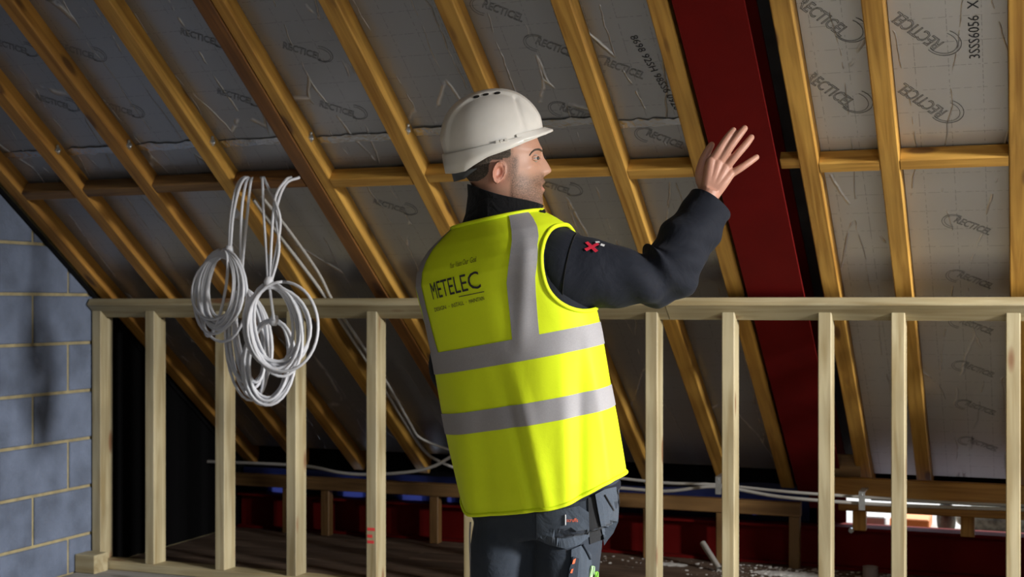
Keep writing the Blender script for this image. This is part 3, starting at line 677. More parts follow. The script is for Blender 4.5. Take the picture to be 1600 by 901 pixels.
M['hair'] = plain('hair_brown', (0.085, 0.066, 0.050), 0.85, noise=0.5, nscale=300, bump=0.6, bscale=400)
M['eye'] = plain('eye_white', (0.5, 0.47, 0.44), 0.3)
M['iris'] = plain('iris_dark', (0.03, 0.025, 0.02), 0.15)
M['badge'] = plain('badge_red', (0.62, 0.02, 0.05), 0.6)
M['badge_white'] = plain('badge_white', (0.8, 0.8, 0.8), 0.6)
M['tag_orange'] = plain('tag_orange', (0.9, 0.16, 0.06), 0.6)
M['penG'] = plain('pen_green', (0.35, 0.75, 0.10), 0.4); M['penL'] = plain('pen_pale', (0.55, 0.85, 0.45), 0.4)

# ---- torso surface: angle th (0 = spine, + = his right), height t in px along the leaning spine
PHI = math.radians(30); TILT = math.radians(11)
fr = np.array([math.cos(PHI), -math.sin(PHI)]); bk = np.array([-math.sin(PHI), -math.cos(PHI)])
TT = [-40, 0, 14, 40, 120, 250, 330, 375, 395, 412, 428, 441, 452, 462, 472]
TA = [116, 131, 135, 138, 141, 142, 142, 144, 139, 129, 114, 96, 78, 62, 50]
TB = [76, 84, 87, 89, 88, 85, 87, 88, 85, 80, 74, 67, 61, 56, 52]
TC = [6, 6, 6, 7, 8, 10, 8, 7, 8, 10, 12, 15, 18, 21, 24]
TD = [0, 0, 0, 0, 0, 0, 0, 2, 4, 7, 10, 14, 18, 21, 24]
def torso(th, t, off=0.0, folds=1.0):
    a = interp(t, TT, TA)+off; b = interp(t, TT, TB)+off
    s_, c_ = math.sin(th), math.cos(th); e = 2/2.35
    ps = math.copysign(abs(s_)**e, s_); pc = math.copysign(abs(c_)**e, c_)
    d = 0.0
    if folds:
        k = min(1, max(0, (300-t)/120))                      # cloth hangs in soft folds below the shoulder blades
        d += k*(2.6*math.sin(3*th+1.2+0.006*t)*math.exp(-((th-0.9)/1.2)**2) + 1.8*math.sin(7*th-0.012*t))
        d += k*(-5.5*math.exp(-((th-0.10-0.0006*(150-t))/0.055)**2) + 3.0*math.exp(-((th-0.26-0.0006*(150-t))/0.10)**2))*min(1, max(0, (260-t)/100))
        k2 = min(1, max(0, (t-230)/60))*min(1, max(0, (440-t)/50))
        d += k2*(2.5*math.sin(4*th+0.03*t) + 3.0*math.exp(-((th-0.62-0.0022*(t-380))/0.10)**2))*math.exp(-((th-0.6)/0.7)**2)
        d += k*(4.5*math.exp(-((th-0.75+0.0012*(150-t))/0.13)**2) - 4.0*math.exp(-((th-1.02+0.0018*(150-t))/0.10)**2) + 3.0*math.exp(-((th-1.3)/0.1)**2) - 2.5*math.exp(-((th+0.35-0.001*t)/0.12)**2))*(0.35+0.65*min(1, max(0, (250-t)/150)))
        d *= folds
    a += d; b += d
    u = interp(t, TT, TC) + a*ps*fr[0] + b*pc*bk[0]; v = interp(t, TT, TD) + a*ps*fr[1] + b*pc*bk[1]
    px = 845 + u*math.cos(TILT) - t*math.sin(TILT); py = 792 - (u*math.sin(TILT) + t*math.cos(TILT))
    return np.array([(px-800)/SP-PX0, v/SP, ZC+(475-py)/SP])
def tnorm_off(th, t, mm, folds=1.0): return torso(th, t, mm*SP/1000, folds)
rad = math.radians
AR = (rad(91), 356.0, rad(45), 68.0)      # right armhole: centre angle, height, half sizes
AL = (rad(-114), 350.0, rad(37), 72.0)
def in_arm(th, t):
    for c_, t_, ra, rt_ in (AR, AL):
        d = (th-c_+math.pi) % (2*math.pi)-math.pi
        if abs(d/ra)**2.4 + abs((t-t_)/rt_)**2.4 < 1: return True
    return False
NT, NH = 220, 170
ths = np.linspace(-math.pi, math.pi, NT, endpoint=False); hs = np.linspace(10, 456, NH)
def hem(th):
    k = min(1, max(0, (th-rad(20))/rad(62))) if th > 0 else min(1, max(0, (-th-rad(40))/rad(50)))
    return 22*k*k*(3-2*k)
V = [torso(th, t + hem(th)*max(0, 1-(t-10)/90)) for t in hs for th in ths]
F = []
for i in range(NH-1):
    for j in range(NT):
        j2 = (j+1) % NT; tm = (hs[i]+hs[i+1])/2; am = ths[j]+math.pi/NT
        if in_arm(am, tm): continue
        F.append((i*NT+j, i*NT+j2, (i+1)*NT+j2, (i+1)*NT+j))
vest = mk('vest', V, F, M['vest'], person, True); vest['label'] = 'fluorescent yellow vest with grey bands and black lettering'
def edge_tube(name, curve, r_, mat, parent): 
    Vv, Ff = tube_geo(np.array(curve), r_, 8); return mk(name, Vv, Ff, mat, parent, True)
for c_, t_, ra, rt_ in (AR, AL):
    cv = []
    for a in np.linspace(0, 2*math.pi, 90):
        e = 2/2.4; x = math.copysign(abs(math.cos(a))**e, math.cos(a)); yv = math.copysign(abs(math.sin(a))**e, math.sin(a))
        cv.append(tnorm_off(c_+ra*x, t_+rt_*yv, 0.5))
    edge_tube('armhole_binding', cv, 0.0055, M['vest'], vest)
edge_tube('hem_binding', [tnorm_off(a, 11+hem(a), 0.5) for a in np.linspace(-math.pi, math.pi, 160)], 0.0050, M['vest'], vest)
edge_tube('neck_binding', [tnorm_off(a, 455, 1.0) for a in np.linspace(-math.pi, math.pi, 80)], 0.0055, M['vest'], vest)
def patch(name, f0, f1, t0, t1, nt_, nh_, mat, parent, mm=2.0):
    V = []
    for i in range(nh_):
        t = t0+(t1-t0)*i/(nh_-1)
        for j in range(nt_):
            th = f0(t)+(f1(t)-f0(t))*j/(nt_-1); V.append(tnorm_off(th, t, mm))
    return mk(name, V, grid_faces(nh_, nt_), mat, parent, True)
for (t0, t1) in ((234, 268), (138, 171)):
    patch('reflective_band', lambda t: -math.pi, lambda t: math.pi, t0, t1, 220, 12, M['strip'], vest)
cr = lambda t: rad(interp(t, [263, 352, 400, 438, 466], [24, 29.5, 37, 47, 58])); wr_ = lambda t: rad(interp(t, [263, 400, 440, 466], [9.3, 10.5, 14, 17]))
patch('reflective_brace', lambda t: cr(t)-wr_(t), lambda t: cr(t)+wr_(t), 267, 455, 12, 80, M['strip'], vest, 2.2)
cl = lambda t: rad(interp(t, [263, 300, 352, 400, 438, 466], [-50, -50, -49, -50, -55, -63])); wl_ = lambda t: rad(interp(t, [263, 340, 400, 440, 466], [9, 6, 8, 12, 14]))
patch('reflective_brace', lambda t: cl(t)-wl_(t), lambda t: cl(t)+wl_(t), 267, 455, 12, 80, M['strip'], vest, 2.2)
for sgn in (1, -1):      # front braces
    patch('reflective_brace', lambda t: math.pi-sgn*rad(30)-0.16, lambda t: math.pi-sgn*rad(30)+0.16, 267, 440, 10, 60, M['strip'], vest, 2.2)
# lettering wrapped on the back
def th_of_u(u, t):
    lo, hi = rad(-75), rad(60)
    for _ in range(40):
        m_ = (lo+hi)/2; p = torso(m_, t, 0, 0); q = torso(0, t, 0, 0)
        uu = ((p[0]+PX0)*SP+800-845)*math.cos(TILT) + (792-(475-(p[2]-ZC)*SP))*math.sin(TILT)
        if uu < u: lo = m_
        else: hi = m_
    return (lo+hi)/2
def vest_text(body, size, pxl, pxr, t_base, mat, weight=0.0, hscale=1.0, slope=0.0):
    """letters spread between photo columns pxl..pxr (in u), baseline at height t"""
    v, f = text_mesh(body, 1.0, res=3, bold=weight)
    bm = bmesh.new(); vs = [bm.verts.new(q) for q in v]
    for ff in f:
        try: bm.faces.new([vs[i] for i in ff])
        except ValueError: pass
    bmesh.ops.triangulate(bm, faces=bm.faces[:]); bmesh.ops.remove_doubles(bm, verts=bm.verts[:], dist=1e-5)
    bmesh.ops.subdivide_edges(bm, edges=[e for e in bm.edges if e.calc_length() > 0.25], cuts=2)
    bmesh.ops.triangulate(bm, faces=bm.faces[:])
    bm.verts.index_update(); v = np.array([q.co[:] for q in bm.verts]); f = [tuple(q.index for q in ff.verts) for ff in bm.faces]; bm.free()
    x0, x1 = v[:, 0].min(), v[:, 0].max()
    tha, thb = th_of_u(pxl, t_base), th_of_u(pxr, t_base); out = []
    for q in v:
        k = (q[0]-x0)/(x1-x0); out.append(tnorm_off(tha+(thb-tha)*k, t_base+slope*k+q[1]*size*hscale, 2.4))
    return mk('vest_lettering', out, f, mat, vest)
vest_text('METELEC', 30, -100, -24, 350, M['ink'], weight=0.0, hscale=1.25, slope=3)
vest_text('Your Vision Our Goal', 12, -66, -24, 391, plain('ink_pale', (0.10, 0.11, 0.02), 0.8), slope=2)
for (w_d, ua, ub, dz) in (('DESIGN', -101, -82, 0), ('·', -77.5, -76.5, 0.6), ('INSTALL', -73, -54, 1), ('·', -50.5, -49.5, 1.6), ('MAINTAIN', -46, -23, 2)): vest_text(w_d, 8.5, ua, ub, 331+dz, M['ink'], weight=0.0, slope=1)
patch('lettering_rule', lambda t: th_of_u(-60, 346), lambda t: th_of_u(-21, 346), 345.6, 346.8, 24, 2, M['ink'], vest, 2.4)
patch('hanger_patch', lambda t: rad(-21), lambda t: rad(-7), 425, 450, 8, 8, M['vest'], vest, 1.2)

# ---- jacket: body under the vest, collar, sleeves
V = [torso(th, t, -9 if 20 < t < 452 else -7, 0.2) for t in np.linspace(12, 470, 60) for th in np.linspace(-math.pi, math.pi, 72, endpoint=False)]
jb = MB(); jb.add(V, grid_faces(60, 72, True))
def sleeve(keys, seg=9, n=40, wr=1.0, seed=0):
    K = np.array([list(L(p[0], p[1], p[2]))+[p[3]/SP] for p in keys]); C = catmull(K, seg); P, R_ = C[:, :3], C[:, 3]
    m = len(P); Vv, Ff = tube_geo(P, R_, n, False); Vv = np.array(Vv).reshape(m, n, 3)
    for i in range(m):
        f_ = i/(m-1)
        for j in range(n):
            a = 2*math.pi*j/n; dvec = Vv[i, j]-P[i]; r_ = np.linalg.norm(dvec)
            w_ = 1.25*wr*(0.0035*math.sin(26*f_+2.2*math.sin(a+seed)+1.3*math.sin(2*a)) + 0.0022*math.sin(47*f_-3*math.sin(a+1+seed)))
            w_ *= 0.5+1.6*math.exp(-((f_-0.56)/0.16)**2)+0.5*math.exp(-((f_-0.9)/0.12)**2)
            Vv[i, j] = P[i]+dvec*(1+w_/r_)
    return Vv, P, R_, m, n
RSK = [(838, 418, -.02, 60), (872, 421, -.06, 64), (905, 426, -.075, 58), (945, 430, -.08, 49.5), (990, 434, -.075, 43), (1022, 432, -.065, 43.5), (1043, 421, -.055, 45), (1058, 399, -.04, 44), (1074, 374, -.02, 42), (1092, 346, 0.0, 40), (1110, 319, 0.015, 37)]
Vv, RP, RR, m_, n_ = sleeve(RSK)
jb.add(Vv.reshape(-1, 3), grid_faces(m_, n_, True))
ring = Vv[-1]; cen = ring.mean(0); ax = RP[-1]-RP[-3]; ax /= np.linalg.norm(ax)      # cuff turned inwards
cuff = np.concatenate([ring, cen+(ring-cen)*0.90+ax*0.002, cen+(ring-cen)*0.80-ax*0.03]); jb.add(cuff, grid_faces(3, n_, True))
LSK = [(722, 408, .05, 44), (712, 428, .075, 44), (712, 470, .09, 46), (714, 530, .10, 46), (722, 580, .12, 45), (738, 612, .16, 44), (768, 624, .22, 40), (800, 622, .28, 36), (826, 616, .33, 32)]
Vl, LP, LR, ml, nl = sleeve(LSK, seed=2)
jb.add(Vl.reshape(-1, 3), grid_faces(ml, nl, True))
ring = Vl[-1]; cen = ring.mean(0); jb.add(np.concatenate([ring, cen+(ring-cen)*0.85, cen+(ring-cen)*0.8+(LP[-4]-LP[-1])*0.5]), grid_faces(3, nl, True))
jacket = jb.build('jacket', M['jacket'], person); jacket['label'] = 'dark navy softshell jacket worn under the vest'
# collar: stand-up ring, opening towards the chin
V = []; NCc = 64
for k, (t, top) in enumerate(((0, 0), (0.35, 0), (0.75, 0), (0.97, 0), (1.0, 1), (0.95, 2), (0.5, 2), (0.0, 2))):
    for j in range(NCc):
        a = 2*math.pi*j/NCc; ca, sa = math.cos(a), math.sin(a)      # a=0 towards the chin (photo right), sa>0 away
        cx_b, cy_b = 783, 352; cx_t, cy_t = 790, 306
        lean = 0.24*ca                                              # rim lower at the front
        px = cx_b+(cx_t-cx_b)*t + ca*(64+(-4 if top == 2 else 0) - 5*math.sin(math.pi*t) - 4*t)
        rim = 6*math.sin(a*3+0.6)*0.25
        py = cy_b+(cy_t-cy_b)*t + t*(16*ca-1.5+rim) - (1-t)*6*ca
        V.append(L(px, py, 0.03 + sa*(56-(4 if top == 2 else 0)-3*t)/SP))
cb = MB(); cb.add(V, grid_faces(8, NCc, True)); col_ = cb.build('collar', M['collar'], jacket)
fl = MB(); P = [L(828, 338, -.045), L(851, 326, -.035), L(853, 331, -.03), L(842, 347, -.03), L(826, 352, -.045)]
Q = [p+np.array([0.0, 0.012, 0]) for p in P]; fl.add(P+Q, [(0, 1, 2, 3, 4), (9, 8, 7, 6, 5)]+[(i, i+5, (i+1) % 5+5, (i+1) % 5) for i in range(5)]); fl.build('collar_flap', M['collar'], jacket, False)
# sleeve seam and badge
i_b = int(m_*0.36)
def on_sleeve(fi, ang, off=0.002):
    i = fi*(m_-1); i0 = min(int(i), m_-2); fz = i-i0; g = lambda ii: [Vv[ii][int(ang) % n_]*(1-ang % 1)+Vv[ii][(int(ang)+1) % n_]*(ang % 1), RP[ii]]
    A, B = g(i0), g(i0+1); p = A[0]*(1-fz)+B[0]*fz; c_ = A[1]*(1-fz)+B[1]*fz; d = (p-c_)/np.linalg.norm(p-c_); return p+d*off
def find_sleeve(px, py):
    best = None
    for i in range(m_):
        for j in range(n_):
            p = Vv[i, j]; k = FPX/(D0+p[1]); x = 800+(p[0]+PX0)*k; yv = 475-(p[2]-ZC)*k
            if p[1] > RP[i][1]: continue
            d = (x-px)**2+(yv-py)**2
            if best is None or d < best[0]: best = (d, i, j)
    return best
_, bi, bj = find_sleeve(924, 388)
c0 = Vv[bi, bj]; nrm = c0-RP[bi]; nrm /= np.linalg.norm(nrm); e1 = RP[bi+1]-RP[bi]; e1 /= np.linalg.norm(e1); e2 = np.cross(nrm, e1); e2 *= np.sign(e2[2]); 
def badge(polys, mat, name):
    mb = MB()
    for poly in polys:
        P = []
        for (a, b_) in poly:
            p = c0+e1*a/SP+e2*b_/SP; dv = p-RP[bi]; dv = dv-e1*dv.dot(e1); dist = np.linalg.norm(dv); P.append(p+dv/dist*(np.linalg.norm(c0-RP[bi])-dist+0.0045))
        mb.add(P, [tuple(range(len(P)))])
    mb.build(name, mat, jacket, False)
badge([[(-11, -6), (-7, -10), (11, 6), (7, 10)], [(-11, 7), (-7, 11), (10, -7), (6, -11)]], M['badge'], 'sleeve_badge')
badge([[(5, 9), (11, 11), (10, 15), (4, 13)], [(12, 4), (18, 2), (19, 7), (13, 9)]], M['badge_white'], 'sleeve_badge')
sm = []
for j in range(n_+1): p = Vv[15, j % n_]; d = p-RP[15]; sm.append(p+d/np.linalg.norm(d)*0.001)
edge_tube('shoulder_seam', sm, 0.0018, M['collar'], jacket)

# ---- body: head, neck, trunk, arms, hands, legs in one continuous skin
HA = rad(6)
HC = (790.0, 0.035)                       # head axis: photo column, depth
def Hd(hx, py, lat):
    """hx = px along the face direction from the head axis, lat = px towards the camera"""
    px = HC[0] + hx*math.cos(HA) + lat*math.sin(HA); dy = HC[1] + (hx*math.sin(HA) - lat*math.cos(HA))/SP
    return L(px, py, dy)
HY = [166, 170, 176, 186, 200, 214, 226, 233, 240, 247, 255, 263, 271, 278, 284, 290, 297, 304, 311, 318, 324, 329]
HB = [772, 752, 742, 728, 718, 713, 712, 712, 713, 715, 718, 722, 727, 731, 734, 737, 739, 741, 742, 744, 748, 756]
HF = [786, 802, 810, 821, 832, 839, 844, 847.5, 845, 843.5, 845, 846, 847, 849, 852.5, 848, 852, 848, 848.5, 849, 844, 828]
HW = [8, 24, 31, 40, 46, 48.5, 49, 48.5, 47.5, 47, 46.5, 46, 45.5, 44.5, 43.5, 42.5, 41, 39, 36, 32, 27, 18]
HFS = [f_ if (y_ < 236 or y_ > 320) else 846.5 for y_, f_ in zip(HY, HF)]     # smooth section; lips and bridge added near the midline only
def head_pt(py, a):
    b_, f_, w = interp(py, HY, HB), interp(py, HY, HFS), interp(py, HY, HW); c_, s_ = math.cos(a), math.sin(a)
    jaw = min(1, max(0, (py-262)/55)); brow = min(1, max(0, (py-222)/30))
    mid = (b_+f_)/2 + 4; half_f, half_b = f_-mid, mid-b_
    e = 2/2.25
    cx = math.copysign(abs(c_)**e, c_); sx = math.copysign(abs(s_)**e, s_)
    x = mid + (half_f*cx if c_ > 0 else half_b*cx)
    wf_ = 1 - (0.20+0.22*jaw)*max(0, cx)**1.3 - 0.16*jaw*max(0, -cx)
    lat = w*sx*wf_
    al = abs(lat)
    front = max(0, c_)
    # nose
    if front > 0:
        x += (interp(py, HY, HF)-interp(py, HY, HFS))*math.exp(-(al/15)**2)
        nh = interp(py, [234, 240, 250, 258, 264, 267, 270, 274, 277], [0, 3.5, 9.5, 13, 15.5, 16, 13.5, 5.5, 0]); nw = interp(py, [238, 250, 262, 270, 276], [6, 6.5, 8.5, 10.5, 10])
        x += nh*math.exp(-(al/nw)**2.4)
        # eye sockets, cheek bones, mouth corner
        x -= 7.5*math.exp(-((al-19)/9.5)**2-((py-247)/7.0)**2)
        x += 2.2*math.exp(-((al-20)/12)**2-((py-233)/4.0)**2)
        lat += math.copysign(2.5*math.exp(-((x-826)/10)**2-((py-262)/9)**2), lat) if al > 15 else 0
        x -= 2.2*math.exp(-((al-15)/6)**2-((py-290)/5)**2)
        x -= (interp(py, [280, 284, 290, 297, 301], [0, .5, 0, .5, 0])*min(12, max(0, al-4))*0.5)*math.exp(-(al/13)**2)
        x -= 2.0*math.exp(-(al/20)**2-((py-290.5)/1.6)**2)
    return x-HC[0], lat
hv = MB(); NA = 96
HYf = np.concatenate([np.linspace(166, 232, 26), np.linspace(234, 329, 66)])
V = [Hd(head_pt(py, a)[0], py, head_pt(py, a)[1]) for py in HYf for a in np.linspace(0, 2*math.pi, NA, endpoint=False)]
Fh = grid_faces(len(HYf), NA, True); Fh += [tuple(range(NA)), tuple(range((len(HYf)-1)*NA, len(HYf)*NA))[::-1]]
hv.add(V, Fh)
# neck into the trunk
nk = [L(778, 290, .035), L(781, 315, .035), L(779, 345, .035), L(775, 375, .03), L(775, 400, .02)]
hv.tube(catmull(nk, 5), np.interp(np.linspace(0, 1, 21), [0, .4, .7, 1], [36/SP, 37/SP, 42/SP, 55/SP]), 28)
# ear (right, towards the camera) with rim and bowl; left ear mirrored
def ear(sg):
    E = MB(); nr, na = 9, 36; V = []
    # head surface beside the ear at lat ~46 px
    for i in range(nr):
        rr = i/(nr-1)
        for j in range(na):
            a = 2*math.pi*j/na
            ex = (12.0+1.2*math.cos(a))*math.cos(a)*rr*(1.0-0.18*max(0, -math.sin(a))); ey = (18.5)*math.sin(a)*rr      # ey up
            lift = interp(rr, [0, .40, .52, .66, .74, .86, .95, 1], [-1.0, -0.5, 6.0, 7.5, 6.0, 13, 12, 5.0])
            if ex > 3: lift *= 0.6
            lift += -ex*0.45
            px_ = 777.5 + ex + ey*0.16; py_ = 269 - ey
            V.append(Hd(px_-HC[0]-4.5, py_, sg*(47+lift)))
    o0 = len(V)
    for j in range(na):                      # back of the ear down to the skull
        a = 2*math.pi*j/na; V.append(Hd(777.5+7.5*math.cos(a)-HC[0]-2, 269-12*math.sin(a), sg*38))
    Ff = grid_faces(nr, na, True)[na:] + [tuple((nr-1)*na+x for x in ()) for _ in ()]
    Ff += [(na+j, na+(j+1) % na, (j+1) % na, j) for j in range(na)]
    Ff += [((nr-1)*na+j, (nr-1)*na+(j+1) % na, o0+(j+1) % na, o0+j) for j in range(na)]
    Ff.append(tuple(o0+j for j in range(na)))
    E.add(V, Ff); return E
for sg in (1, -1): e_ = ear(sg); hv.add(e_.v, e_.f)
# trunk, arms, legs (covered by the clothes)
V = [torso(th, t, -20, 0) for t in np.linspace(-38, 455, 40) for th in np.linspace(-math.pi, math.pi, 48, endpoint=False)]
hv.add(V, grid_faces(40, 48, True)+[tuple(range(48)), tuple(range(39*48, 40*48))[::-1]])
def limb(keys, n=18): K = np.array([list(L(p[0], p[1], p[2]))+[p[3]/SP] for p in keys]); C = catmull(K, 6); hv.tube(C[:, :3], C[:, 3], n)
limb([(845, 418, -.02, 40), (905, 426, -.07, 40), (990, 432, -.075, 31), (1036, 424, -.058, 30), (1058, 394, -.04, 30), (1088, 342, 0.0, 22), (1103, 314, .012, 16.5), (1110, 298, .016, 15.5)])
limb([(715, 410, .04, 38), (703, 470, .075, 36), (712, 560, .11, 30), (745, 612, .17, 29), (790, 622, .26, 21), (832, 614, .345, 16)])
# hand helper: finger chains in px
def chain(pts, rs, n=14):
    K = np.array([list(L(*p))+[r_/SP] for p, r_ in zip(pts, rs)]); C = catmull(K, 5); hv.tube(C[:, :3], C[:, 3], n); hv.ball(C[-1, :3], C[-1, 3], 12, 8)
hz = .018
W0 = (1108, 303)
for (kx, ky), r0 in (((1111, 252), 8.2), ((1122, 255), 8.2), ((1133, 262), 7.8), ((1142, 271), 7.0)):
    bx = W0[0]+(kx-1125)*0.30; by = W0[1]+(ky-262)*0.12
    chain([(bx, by, hz), ((bx+kx)/2, (by+ky)/2, hz-.004), (kx, ky, hz-.002)], [11.5, 9.8, r0])
chain([(1112, 252, hz), (1124, 234, hz-.006), (1137, 215, hz+.0), (1146, 203.5, hz+.010)], [7.2, 6.6, 6.1, 5.1])
chain([(1123, 255, hz), (1139, 232, hz-.008), (1154, 212, hz-.002), (1163.5, 200.5, hz+.008)], [7.3, 6.7, 6.2, 5.2])
chain([(1134, 262, hz), (1150, 243, hz-.007), (1165, 226, hz-.001), (1174, 214.5, hz+.010)], [7.0, 6.4, 5.9, 5.0])
chain([(1143, 271, hz), (1158, 262, hz-.004), (1172, 252.5, hz+.002), (1182, 245.5, hz+.010)], [6.4, 5.8, 5.4, 4.7])
chain([(1104, 298, hz+.006), (1096, 276, hz+.014), (1098, 254, hz+.020), (1106, 236, hz+.022), (1112, 226, hz+.022)], [11, 10.5, 7.6, 6.4, 5.0])
# left hand, loosely closed in front of the body (hidden in the photo)
for q in range(4):
    zo = 600+q*9
    chain([(834, 612+q*2, .35), (850, zo, .385), (866, zo-1, .40), (872, zo+2, .375), (864, zo+5, .355)], [9.5, 7, 5.8, 5.2, 4.6])
chain([(834, 606, .345), (844, 594, .345), (858, 588, .36), (868, 588, .372)], [9, 7.5, 6.2, 5])
def leg(hip, knee, ank, rs): limb([(hip[0]+8, 800, hip[1], rs[0]-10), (hip[0], 840, hip[1], rs[0]-4), (knee[0], 960, knee[1], rs[1]), (ank[0], 1195, ank[1], rs[2])], 22)
LEGS = {'l': ((790, .03), (782, .025), (778, .03)), 'r': ((888, -.015), (886, -.02), (892, 0.0))}
leg(*LEGS['l'], (44, 34, 24)); leg(*LEGS['r'], (44, 34, 24))
for k_ in ('l', 'r'):
    ax_ = LEGS[k_][2]; p = L(ax_[0], 1195, ax_[1]); hv.tube(catmull([p+np.array([-.02, -.05, -.02]), p+np.array([0, 0, -.035]), p+np.array([.07, .13, -.055])], 5), [.03]*11, 12)
raw = hv.build('body_raw', M['skin'], None)
md = raw.modifiers.new('r', 'REMESH'); md.mode = 'VOXEL'; md.voxel_size = 0.0023; md.use_smooth_shade = True
ms = raw.modifiers.new('s', 'SMOOTH'); ms.factor = 0.5; ms.iterations = 2
dg = bpy.context.evaluated_depsgraph_get(); bme = bpy.data.meshes.new_from_object(raw.evaluated_get(dg)); bpy.data.objects.remove(raw)
bme.name = 'body'; bme.materials.clear(); bme.materials.append(M['skin'])
nv = len(bme.vertices); co = np.empty(nv*3); bme.vertices.foreach_get('co', co); co = co.reshape(-1, 3)
bme.polygons.foreach_set('use_smooth', [True]*len(bme.polygons))
kk = FPX/(D0+co[:, 1]); PXs = 800+(co[:, 0]+PX0)*kk; PYs = 475-(co[:, 2]-ZC)*kk
ish = (PYs < 335) & (PXs < 900)
ss = lambda x, a, b_: np.clip((x-a)/(b_-a), 0, 1)**2*(3-2*np.clip((x-a)/(b_-a), 0, 1))
beard = ss(PYs, 262, 279)*ss(PXs, 796, 806)
beard = np.maximum(beard, ss(PXs, 794, 800)*(1-ss(PXs, 806, 814))*ss(PYs, 236, 250))
beard *= 1-0.75*np.exp(-((PXs-828)/12)**2-((PYs-268)/9)**2)
beard = np.where((PXs > 850) & (PYs < 281), 0, beard)
lipm = np.exp(-((PYs-293)/5.0)**2)*ss(PXs, 844, 849)
beard *= 1-lipm
earm = np.exp(-((PXs-777)/16)**4-((PYs-269)/21)**4)*(co[:, 1] < HC[1])
beard *= (1-earm)*0.92
hairm = (1-ss(PXs-(PYs-240)*0.12, 796, 806))*(1-ss(PYs, 272, 292))*(1-earm)
hairm = np.maximum(hairm, (1-ss(PYs, 226, 232))*(1-ss(PXs, 808, 816)))
tone = np.zeros((nv, 4), np.float32); tone[:, 3] = 1
tone[:, 0] = np.where(ish, np.maximum(beard*1.0, hairm*0.8), 0); tone[:, 1] = np.where(ish, np.maximum(lipm, earm*0.55), 0.30)
at = bme.color_attributes.new('tone', 'FLOAT_COLOR', 'POINT'); at.data.foreach_set('color', tone.ravel())
body = link('body', bme, None, person)
# cropped hair as a thin layer over the scalp
nrm = np.empty(nv*3); bme.vertices.foreach_get('normal', nrm); nrm = nrm.reshape(-1, 3)
earm = np.exp(-((PXs-778)/12.5)**4-((PYs-269)/18.5)**4)*(co[:, 1] < HC[1]); hairm = hairm*(1-ss(PXs-np.clip(PYs-243, 0, 99)*-1.2, 793, 803))*np.where((PXs > 786) & (PYs > 247), 0, 1)
hm = ish & (hairm > 0.3) & (earm < 0.3)
F = [tuple(p.vertices) for p in bme.polygons if all(hm[v] for v in p.vertices)]
use = sorted({v for f in F for v in f}); mp = {v: k for k, v in enumerate(use)}
if use: mk('hair', co[use]+nrm[use]*(np.clip((hairm[use]-0.42)/0.4, -0.2, 1)*np.clip((0.28-earm[use])/0.2, -0.2, 1)*0.0024)[:, None], [tuple(mp[v] for v in f) for f in F], M['hair'], person, True)
# eyes, brows
for sg in (1, -1):
    ec = Hd(834.0-HC[0], 247, sg*22.0); eb = MB(); eb.ball(ec, 6.4/SP, 16, 12); e_o = eb.build('eye', M['eye'], person)
    lookv = Hd(20, 246.6, sg*20.5+sg*15)-Hd(0, 247, sg*20.5); lookv /= np.linalg.norm(lookv)
    ib = MB(); ib.ball(ec+lookv*3.0/SP, 4.3/SP, 12, 8); ib.build('iris', M['iris'], e_o)
    for (yo, r_, mt, nm) in ((-2.5, 1.7, 'skin', 'upper_eyelid'), (2.9, 1.4, 'skin', 'lower_eyelid')):
        pts = [Hd(x-HC[0], 247+yo*(1-((x-836)/8.0)**2*0.7), sg*l_) for x, l_ in ((828.5, 28.5), (832, 28.0), (836.5, 26), (840.5, 21.5), (842.5, 16))]
        Vq, Fq = tube_geo(catmull(pts, 4), r_/SP, 8); mk(nm, Vq, Fq, M['skin'] if mt == 'skin' else M['hair'], e_o, True)
    pts = [Hd(x-HC[0], yv, sg*l_) for x, yv, l_ in ((824, 243, 34.5), (827.5, 238, 33), (833, 234.2, 30), (840, 233.2, 24.5), (846, 236, 14))]
    Vq, Fq = tube_geo(catmull(pts, 5), np.interp(np.linspace(0, 1, 21), [0, .3, .8, 1], [0.7/SP, 1.3/SP, 1.7/SP, 1.2/SP]), 8); mk('eyebrow', Vq, Fq, M['hair'], person, True)

# ---- hard hat (tilted back), worn
hat = empty('hard_hat', (0, 0, 0), 0, person); hat['label'] = 'white vented hard hat with short peak'
HT = math.atan2(37, 153)
def Hh(fx, up, lat):
    """hat frame px: fx to the peak, up, lat to the camera; origin mid rim"""
    x = 771 + fx*math.cos(HT) - up*math.sin(HT); yv = 222.5 - (fx*math.sin(HT) + up*math.cos(HT))
    return Hd(x-HC[0], yv, lat)
HLf, HLb, HWd, HH = 80.0, 79.0, 65.0, 80.0
def dome(a, v, off=0.0):
    """a: 0 = front; v: 0 rim .. 1 top"""
    ca, sa = math.cos(a), math.sin(a); q = v*math.pi/2
    rr = math.cos(q)**0.86; zz_ = math.sin(q)**0.93
    fx = (HLf if ca > 0 else HLb)*ca*rr; lat = HWd*sa*rr; up = HH*zz_
    ridge = 1/(1+math.exp((abs(lat)-25)/0.8)); ridge *= min(1, v*6)*(1 if True else 0)
    g = 1 + (off + 3.4*ridge)/75.0
    side = math.exp(-((fx-47)/2.6)**2)*(1 if 24 < abs(lat) else 0)*min(1, max(0, (zz_-0.05)*8))*(1 if zz_ < .78 else 0)
    g -= side*3.0/75
    return Hh(fx*g, up*(g if v > 0 else 1), lat*g)
na, nv_ = 120, 44
V = [dome(2*math.pi*j/na, (i/(nv_-1))**1.0*0.9995) for i in range(nv_) for j in range(na)]
sh = MB(); sh.add(V, grid_faces(nv_, na, True)+[tuple(range((nv_-1)*na, nv_*na))])
sh.build('shell', M['hat'], hat)
